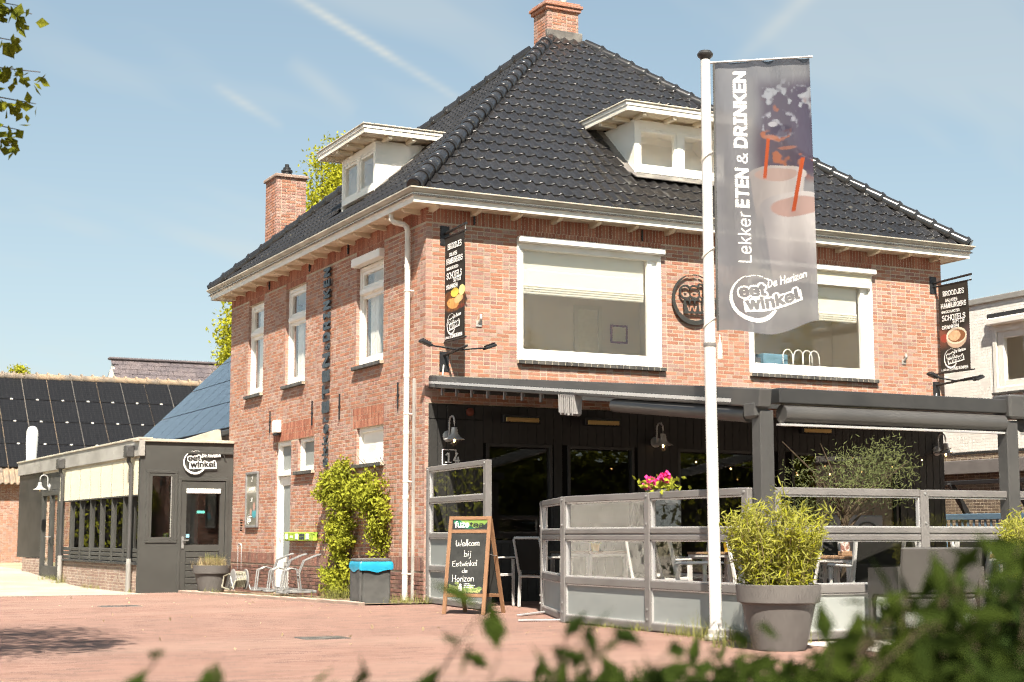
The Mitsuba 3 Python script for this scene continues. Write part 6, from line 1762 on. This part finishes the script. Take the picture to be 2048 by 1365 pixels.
k = thing('bicycle_rack', 'galvanised bicycle rack with three wheel holders in front of the white door', 'bicycle rack')
y0 = 5.75
part(k, 'floor_rail', MB().box([-.72, y0 - 1.9, .03], [-.68, y0 + .25, .075], .006).get(), 'm_steel'); part(k, 'floor_rail', MB().box([-.30, y0 - 1.9, .03], [-.26, y0 + .25, .075], .006).get(), 'm_steel')
for i in range(3):
    y = y0 - .15 - i * .70
    for s in (0, .11):
        part(k, 'hoop', MB().tube([(-.78, y - s, .04), (-.74, y - s, .38), (-.62, y - s, .43), (-.50, y - s - .02, .40), (-.46, y - s - .04, .06)], .014, 8).get(), 'm_steel', 40)
    part(k, 'holder', MB().tube([(-.50, y - .06, .3), (-.42, y - .10, .55), (-.30, y - .22, .62), (-.2, y - .3, .66)], .014, 8).get(), 'm_steel', 40)
    part(k, 'holder', MB().tube([(-.50, y - .12, .3), (-.42, y - .17, .55), (-.30, y - .29, .62), (-.2, y - .36, .66)], .014, 8).get(), 'm_steel', 40)
    part(k, 'foot', MB().box([-.84, y - .16, .02], [-.20, y + .05, .05], .006).get(), 'm_steel')
k = thing('hose_reel', 'grey garden hose reel with pale hose and tall handle by the plinth', 'hose reel')
hc = np.array([-.42, 7.75, .16])
for s in (-.12, .12): part(k, 'flange', MB().lathe([(.0, 0), (.19, 0), (.195, .01), (.19, .02), (0, .02)], hc + [s, 0, 0], 24, (1, 0, 0)).get(), 'm_fold', 40)
part(k, 'drum', MB().lathe([(.11, -.12), (.11, .12)], hc, 20, (1, 0, 0)).get(), 'm_steel', 40)
q = [hc + [.10 - .2 * t / 40, .15 * math.cos(t * 1.05), .15 * math.sin(t * 1.05)] for t in range(41)]
q += [hc + [-.12, -.2, -.02], hc + [-.22, -.32, -.14], hc + [-.2, -.1, -.19], hc + [-.25, .25, -.15], hc + [-.2, .3, .05], hc + [-.15, .1, .1]]
part(k, 'hose', MB().tube(q, .017, 8).get(), 'm_hose', 40)
for s in (-.16, .16): part(k, 'stand', MB().tube([hc + [s, .22, -.19], hc + [s, 0, 0.05], hc + [s, -.22, -.19]], .012, 8).get(), 'm_alu_light')
part(k, 'handle', MB().tube([hc + [-.0, .10, 0.1], hc + [.0, .10, .62], hc + [0, .08, .65], hc + [0, -.10, .65], hc + [0, -.12, .62], hc + [0, -.12, .1]], .012, 8).get(), 'm_alu_light', 40)
# ------------------------------------------------------------------ planters and planting
prin('m_planter', mottle((0.115, 0.105, 0.098), (0.135, 0.124, 0.115), 3.0), 0.6, 0.35)


def planter(x, y, z, R, Hh, label, m='m_planter'):
    k = thing('planter', label, 'planter', None)
    part(k, 'pot', MB().lathe([(0, 0), (.60 * R, 0), (.62 * R, .01), (.86 * R, Hh * .70), (.90 * R, Hh * .715), (.965 * R, Hh * .73), (.97 * R, Hh * .74), (1.0 * R, Hh * .985), (.99 * R, Hh), (.93 * R, Hh), (.92 * R, Hh * .9), (0, Hh * .9)], (x, y, z), 48).get(), m, 35)
    return k


def blades(c, n, length, lean, r, wid=.006, spread=.1):
    V, F = [], []
    for i in range(n):
        a = r.uniform(0, 2 * math.pi); d = np.array([math.cos(a), math.sin(a), 0]); L = r.uniform(*length); le = abs(r.normal(0, lean))
        p0 = np.asarray(c) + np.array([r.normal(0, spread), r.normal(0, spread), 0]); s = np.array([-d[1], d[0], 0]) * wid * r.uniform(.6, 1.3)
        pts = [p0 + d * L * le * t ** 1.7 + np.array([0, 0, L * (t - .25 * le * t * t)]) for t in (0, .35, .7, 1)]
        b = len(V)
        for j, p in enumerate(pts): w = s * (1 - j / 3.2); V += [p - w, p + w]
        for j in range(3): F += [[b + 2 * j, b + 2 * j + 1, b + 2 * j + 3], [b + 2 * j, b + 2 * j + 3, b + 2 * j + 2]]
    return np.array(V), np.array(F)


def bamboo(x, y, z, seed, label, R=.36, Hb_=.72):
    r = np.random.default_rng(seed)
    k = planter(x, y, z, R, .55, 'big taupe ' + 'pot ' + label)
    k2 = thing('bamboo_plant', 'yellow-green dwarf bamboo ' + label, 'bamboo')
    q = MB(); tips = []
    for i in range(70):
        a = r.uniform(0, 2 * math.pi); rr = R * .72 * math.sqrt(r.random()); b0_ = np.array([x + rr * math.cos(a), y + rr * math.sin(a), z + .49])
        L = Hb_ * r.uniform(.55, 1.12) * (1.05 - .3 * rr / R); out = np.array([math.cos(a), math.sin(a), 0]) * (.10 + .34 * rr / R) * L
        pts = [b0_ + out * t ** 1.5 + np.array([r.normal(0, .012), r.normal(0, .012), L * t]) for t in (0, .4, .75, 1)]
        q.tube(pts, [.004, .0035, .003, .002], 5, False); tips.append(pts)
    part(k2, 'canes', q.get(), 'm_drygrass', kind='stuff')
    P, W = [], []
    for pts in tips:
        for t in np.linspace(.12, 1, 11):
            i = min(int(t * 3), 2); p = pts[i] + (pts[i + 1] - pts[i]) * (t * 3 - i)
            P.append(p + r.normal(size=(8, 3)) * .026)
    P = np.concatenate(P)
    sel = r.random(len(P)) < .72
    part(k2, 'leaf_mass', leaves(P[sel], (.04, .115), r, .28, .4, droop=.25), 'm_leaf_bamboo', kind='stuff')
    part(k2, 'inner_leaves', leaves(P[~sel], (.04, .10), r, .28, .4, droop=.1), 'm_leaf_tree', kind='stuff')
    for i in range(40):
        p = tips[i][3] + r.normal(size=3) * .02
        part(k2, 'leaf', leaves(p[None], (.09, .12), r, .30, .4, droop=.3), 'm_leaf_bamboo')


bamboo(-.99, -9.92, 0.0, 71, 'between the flagpole and the resin armchair')
bamboo(2.06, -9.95, 0.0, 72, 'at the right edge behind the hedge leaves', Hb_=.66)
k = planter(-.72, 8.55, -.15, .36, .56, 'dark grey pot with dry grass in front of the annexe door', 'm_planter')
k = thing('grass_tuft', 'dry beige ornamental grass in the anthracite pot at the annexe door', 'grass plant')
r = np.random.default_rng(73)
part(k, 'blades', blades((-.72, 8.55, .36), 420, (.14, .26), .75, r, .006, .13), 'm_drygrass', kind='stuff')
part(k, 'green_blades', blades((-.70, 8.6, .36), 110, (.18, .36), .5, r, .006, .1), 'm_grass', kind='stuff')

# olive tree in a tub on the terrace
r = np.random.default_rng(74)
k = thing('olive_tree', 'olive tree with silvery leaves under the canopy behind the front glass', 'tree')
ox, oy = 2.05, -7.0
q = MB().tube([(ox, oy, .4), (ox + .03, oy, .7), (ox - .02, oy + .02, 1.0), (ox + .05, oy, 1.25)], [.075, .06, .05, .035], 10)
for i in range(9):
    a = r.uniform(0, 6.28); e = np.array([math.cos(a) * r.uniform(.4, .9), math.sin(a) * r.uniform(.3, .7), r.uniform(.2, .8)])
    s0 = np.array([ox + .02, oy, r.uniform(.95, 1.25)]); q.tube([s0, s0 + e * .5 + [0, 0, .06], s0 + e], [.02, .012, .005], 6)
part(k, 'trunk', q.get(), 'm_bark', 40)
P1, _ = clumps((ox + .30, oy - .15, 1.66), (.50, .45, .38), 80, 26, .07, r, .2); P2, _ = clumps((ox - .42, oy + .05, 1.42), (.45, .45, .42), 36, 22, .07, r, .2)
part(k, 'crown', leaves(np.vstack([P1, P2]), (.045, .075), r, .32, .3), 'm_leaf_olive', kind='stuff')
k = planter(ox, oy, 0, .3, .5, 'dark tub of the olive tree on the terrace', 'm_anthracite')

# climbing shrub on the side wall
r = np.random.default_rng(75)
k = thing('climbing_shrub', 'yellow-green climbing shrub in an arch over the side wall behind the litter bin', 'climber')
dens = []
for c, rd, nc in (((-.16, 3.25, 1.72), (.17, .92, .34), 95), ((-.15, 3.0, 2.0), (.13, .40, .18), 26), ((-.17, 1.85, 1.62), (.18, .80, .33), 80), ((-.15, 3.10, 1.0), (.15, .55, .62), 80), ((-.17, 3.15, .30), (.18, .62, .38), 52), ((-.15, 1.45, 1.1), (.15, .36, .50), 44)):
    P, _ = clumps(c, rd, nc, 34, .05, r, .05); dens.append(P)
P = np.vstack(dens); P = P[(P[:, 0] < -.02) & (P[:, 2] > .02) & (P[:, 2] < 2.35)]
sel = r.random(len(P)) < .68
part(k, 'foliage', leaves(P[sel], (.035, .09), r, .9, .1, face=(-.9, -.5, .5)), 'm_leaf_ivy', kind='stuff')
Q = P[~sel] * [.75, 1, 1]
part(k, 'dark_inner_foliage', leaves(Q, (.04, .08), r, .9, .1, face=(-.6, -.3, .4)), 'm_leaf_linden', kind='stuff')  # darker leaf colour near the wall stands in for shade in the gaps
q = MB()
for y in (3.4, 3.05, 2.8, 1.5): q.tube([(-.10, y, 0), (-.05, y + .05, .6), (-.06, y - .04, 1.3), (-.05, y + .05, 1.7)], [.018, .014, .01, .006], 6)
part(k, 'stem', q.get(), 'm_bark', kind='stuff')
for i in range(26):
    y = r.uniform(1.1, 4.1); q = MB(); a = r.uniform(-.5, .5); z = r.uniform(1.5, 2.1)
    q.tube([(-.12, y, z), (-.22, y + a * .15, z + .1), (-.26, y + a * .3, z + .17)], [.005, .004, .002], 5)
    part(k, 'shoot', q.get(), 'm_bark')
# weeds
wd = MB(); r = np.random.default_rng(76)
for x, y, n, L in [(-.45, -.15, 60, .16), (-.2, -.1, 70, .2), (-.08, -.2, 60, .14), (-.35, 1.0, 60, .25), (-.5, 2.2, 90, .35), (-.4, 2.7, 80, .3), (-.7, 4.2, 50, .2), (-.95, 7.6, 40, .18), (-.9, 6.9, 30, .12), (-.72, -8.55, 60, .32), (-.95, -8.75, 40, .22), (-.66, -7.9, 60, .12), (-.7, -7.2, 70, .12), (-.68, -6.6, 50, .09), (-.66, -6.0, 40, .07), (-.72, -8.2, 60, .2), (-.5, -9.4, 80, .25), (-1.3, -9.6, 60, .2), (-2.0, 12.6, 40, .12), (-2.05, 13.3, 50, .15), (-2.15, 16.8, 60, .18), (-2.3, 17.2, 40, .14), (-2.2, 15.8, 70, .3), (-1.95, 10.0, 25, .1)]:
    v, f = blades((x, y, float(gz(x, y)) + .01), n, (L * .4, L), .7, r, .004, .12); wd.add(v, f)
struct('weeds', wd.get(), 'm_grass', kind='stuff')
labels['weeds'] = {'kind': 'stuff', 'label': 'grassy weeds along walls and kerbs', 'category': 'weeds'}
lf = MB(); P = np.stack([r.uniform(-5.5, -.9, 70), r.uniform(-9, 7, 70), np.full(70, .012)], -1); P[:, 2] += gz(0, P[:, 1])
v, f = leaves(P, (.03, .06), r, .8, 4.0); struct('fallen_leaves', (v, f), 'm_drygrass', kind='stuff')
labels['fallen_leaves'] = {'kind': 'stuff', 'label': 'scattered dry leaves on the brick paving', 'category': 'leaves'}
k = thing('drain_cover', 'small dark drain cover in the brick paving left of the hedge', 'drain')
scene[k] = mikit.ply(MB().box([-4.15, -6.9, -.02], [-3.7, -6.55, .006], .004).get(), 'm_sill_tile')
k = thing('drain_cover', 'dark drain cover further back in the paving towards the annexe', 'drain')
scene[k] = mikit.ply(MB().box([-4.3, 1.2, -.06], [-3.75, 1.6, -.014], .004).get(), 'm_sill_tile')


# ------------------------------------------------------------------ trees


def tree(name, label, base, hgt, crown, seed, m, nc, per, leaf, spread=.35, group=None, trunk=.18):
    r = np.random.default_rng(seed)
    k = thing(name, label, 'tree', group)
    b = np.array(base, float); c = np.array(crown[0], float)
    q = MB().tube([b, b + (c - b) * .35 + [.1, 0, 0], b + (c - b) * .7, c + [0, 0, crown[1][2] * .5]], [trunk, trunk * .8, trunk * .55, trunk * .15], 10)
    P, cc = clumps(c, crown[1], nc, per, spread, r, .3)
    for e in cc[::max(1, nc // 26)]:
        s = b + (c - b) * r.uniform(.45, .8); q.tube([s, (s + e) / 2 + [0, 0, .15], e], [trunk * .3, trunk * .16, trunk * .05], 6)
    part(k, 'trunk', q.get(), 'm_bark', 40)
    part(k, 'crown', leaves(P, leaf, r, .9, .2), m, kind='stuff')
    return k


tree('leafy_tree', 'yellow-green tree rising behind the roof beside the rear chimney', (9.6, 31, 0), 13, ((9.62, 31, 12.0), (1.1, 1.3, 2.9)), 81, 'm_leaf_tree', 190, 70, (.10, .20), .26)
tree('leafy_tree', 'yellow-green tree behind the side wall above the blue solar panels', (6.4, 34, 0), 9, ((7.25, 34, 7.4), (.62, .9, 2.4)), 82, 'm_leaf_tree', 90, 60, (.10, .20), .24)

# street tree at the left whose branches reach into the picture
r = np.random.default_rng(83)
k = thing('street_tree', 'linden tree at the left with leafy branch ends reaching into the sky', 'tree')
tb_ = np.array([-10.2, -9.5, 0.])
q = MB().tube([tb_, tb_ + [.05, 0, 1.5], tb_ + [.0, .1, 3.4], tb_ + [.1, 0, 6.5]], [.17, .14, .12, .05], 12)
P, cc = clumps(tb_ + [0.65, -.1, 4.9], (2.5, 2.4, 2.3), 250, 46, .24, r, .3)
P = P[(P - np.array([-7.55, -9.7, 4.2])) @ np.array([1.043, -.143, .042]) < .25 * meshkit.noise(P * [1.5, 1.5, 2.2]) - .12]      # crown cut along a plane so it stays outside the view
for t in [(-7.35, -9.82, 4.66), (-7.28, -9.86, 4.60), (-7.36, -9.82, 4.40), (-7.21, -9.88, 4.18), (-7.23, -9.87, 3.95), (-7.36, -9.82, 3.66), (-7.33, -9.83, 3.76)]:
    t = np.array(t); s = tb_ + [.1, 0, t[2] - .3 + r.uniform(-.3, .2)]
    mid = s * .35 + t * .65 + [0, 0, .22]
    q.tube([s, (s + mid) / 2 + [0, 0, .12], mid, t + [0, 0, .02]], [.035, .02, .010, .003], 6)
    L = [mid + (t - mid) * a + r.normal(size=3) * [.03, .03, .032] + [0, 0, -.03] for a in np.concatenate([np.linspace(.0, .7, 30), r.uniform(.66, 1, 34)])]
    P = np.vstack([P, np.array(L)])
for e in cc[::6]:
    s = tb_ + [0, 0, r.uniform(2.6, 5)]; q.tube([s, (s + e) / 2 + [0, 0, .2], e], [.05, .03, .01], 6)
part(k, 'trunk', q.get(), 'm_bark', 40)
part(k, 'crown', leaves(P, (.06, .105), r, 1.3, .3, droop=-.5), 'm_leaf_linden', kind='stuff')

# out of view: trees, hedges and white walls placed for the glass to mirror
for i, (x, y, h_) in enumerate(((-26, -34, 9), (-19, -38, 10), (12, -44, 10), (20, -40, 11), (33, -33, 11))):
    tree('leafy_tree', ('leftmost', 'second', 'third', 'fourth', 'rightmost')[i] + ' of the unseen dense trees behind the viewpoint, mirrored in the glass', (x, y, 0), h_, ((x, y, h_ * .58), (3.4, 3.4, h_ * .42)), 90 + i, 'm_leaf_linden', 90, 40, (.3, .5), .5)  # out of view, foliage for the windows to mirror
k = thing('white_building', 'white painted brick building left of the view, mirrored in the side glass', 'building')
part(k, 'wall', MB().box([-11.2, 11.0, -.3], [-7.2, 15, 5.2]).get(), 'm_brick_white', uv=np.full((8, 2), .5))
part(k, 'roof_edge', MB().box([-11.3, 10.9, 5.2], [-7.1, 15.1, 5.35], .02).get(), 'm_zinc')
for i, (a, b) in enumerate((((-20, 9.0), (-11.6, 12.0)), ((-13, 24), (-3.9, 27)), ((-3, -42), (40, -39.5)))):
    r2 = np.random.default_rng(300 + i)
    kk = thing('unseen_tall_hedge', ('unseen tall hedge left of the white building, darkens the side glass', 'unseen tall hedge beyond the white building, mirrored in the annexe glass', 'unseen long tall hedge behind the viewpoint, darkens the front glass')[i], 'hedge')  # out of view, darken what the side, annexe and front glass mirror
    n_ = int((b[0] - a[0]) * (900 if i < 2 else 320)); hh_ = 4.2 if i < 2 else 5.5
    P = np.stack([r2.uniform(a[0], b[0], n_), r2.uniform(a[1], b[1], n_), hh_ * r2.random(n_) ** .8], -1); P[:, 2] *= .85 + .3 * meshkit.noise(P * [.8, .8, 0])
    part(kk, 'foliage', leaves(P, (.12, .22) if i < 2 else (.35, .6), r2, .9, .2), 'm_leaf_linden', kind='stuff')
    part(kk, 'dark_core', MB().box([a[0] + .3, (a[1] + b[1]) / 2 - .3, -.1], [b[0] - .3, (a[1] + b[1]) / 2 + .3, hh_ * .78]).get(), 'm_room_dark', kind='stuff')  # solid near-black slab in place of stems and inner shade
k = thing('unseen_white_wall', 'unseen white painted brick wall behind the viewpoint, placed for the glass to mirror', 'wall')  # out of view, gives the glass a pale wall to mirror
sh = part(k, 'wall', MB().box([-22, -35.3, -.1], [-6, -35, 3.4]).get(), 'm_brick_white', uv=np.full((8, 2), .5))
part(k, 'coping', MB().box([-22.1, -35.4, 3.4], [-5.9, -34.9, 3.5], .02).get(), 'm_zinc')

# ------------------------------------------------------------------ hedge at the viewpoint
r = np.random.default_rng(85)
k = thing('hedge', 'dark green hedge close to the camera, out of focus along the bottom', 'hedge')
RV = np.array([.8953, -.4456, 0]); FH_ = np.array([.4456, .8953, 0])      # along and across the hedge row


def hp(s, d, z): return np.array([-9.0, -20.94, 0]) + RV * s + FH_ * d + [0, 0, z]


pts = []
top = lambda s: np.interp(s, [-1.2, -.9, -.58, -.35, -.1, .07, .3, .5, .62, .76, .885, 1.3], [.50, .54, .58, .58, .61, .68, .69, .69, .72, .755, .79, .81])
for i in range(8500):
    d = r.uniform(2.1, 3.6); s = r.uniform(-1.1, 1.35) * d / 2.8
    t = top(s / d * 2.8); z = t - abs(r.normal(0, .13)) - .0
    gap = meshkit.fbm(np.array([s * 3.0, d * 2.0, z * 3.0]), 3, 5)
    if gap < .48 or z < .1: continue
    if s < -.1 and r.random() < .45: continue
    pts.append(hp(s, d, z))
pts = np.array(pts)
part(k, 'foliage', leaves(pts, (.045, .078), r, .8, .6), 'm_leaf_hedge', kind='stuff')
q = MB()
sprigs = [(-.60, 2.7, .745), (-.50, 2.7, .73), (-.42, 2.6, .70), (-.52, 2.6, .69), (-.24, 2.7, .70), (-.05, 2.6, .83), (-.02, 2.7, .75), (.10, 2.55, .82), (.15, 2.5, .79), (.06, 2.6, .75), (.40, 2.6, .80), (.34, 2.7, .77), (.50, 2.5, .78), (.60, 2.55, .84), (.25, 2.6, .76), (-.33, 2.65, .69), (-.12, 2.6, .70), (.45, 2.45, .76), (.55, 2.4, .79)]
r3 = np.random.default_rng(86)
for i in range(34):
    d = r3.uniform(2.35, 2.75); u = r3.random() ** .6
    sprigs.append(((.55 + .38 * u) * d / 2.7, d, .95 - (.95 - np.interp(u, [0, .3, .7, 1], [.80, .86, .92, .95]) + abs(r3.normal(0, .055))) * d / 2.7))
for s, d, z in sprigs:
    b_, e = hp(s - .08 + r.normal(0, .05), d, z - .28), hp(s, d, z)
    q.tube([b_, (b_ + e) / 2 + r.normal(size=3) * .02, e], [.0035, .003, .0015], 5)
    for t in np.linspace(.2, 1, 10):
        p = b_ + (e - b_) * t + r.normal(size=3) * .008
        part(k, 'leaf', leaves(p[None], (.06, .092), r, .75, .5), 'm_leaf_hedge')
part(k, 'twigs', q.get(), 'm_bark', kind='stuff')
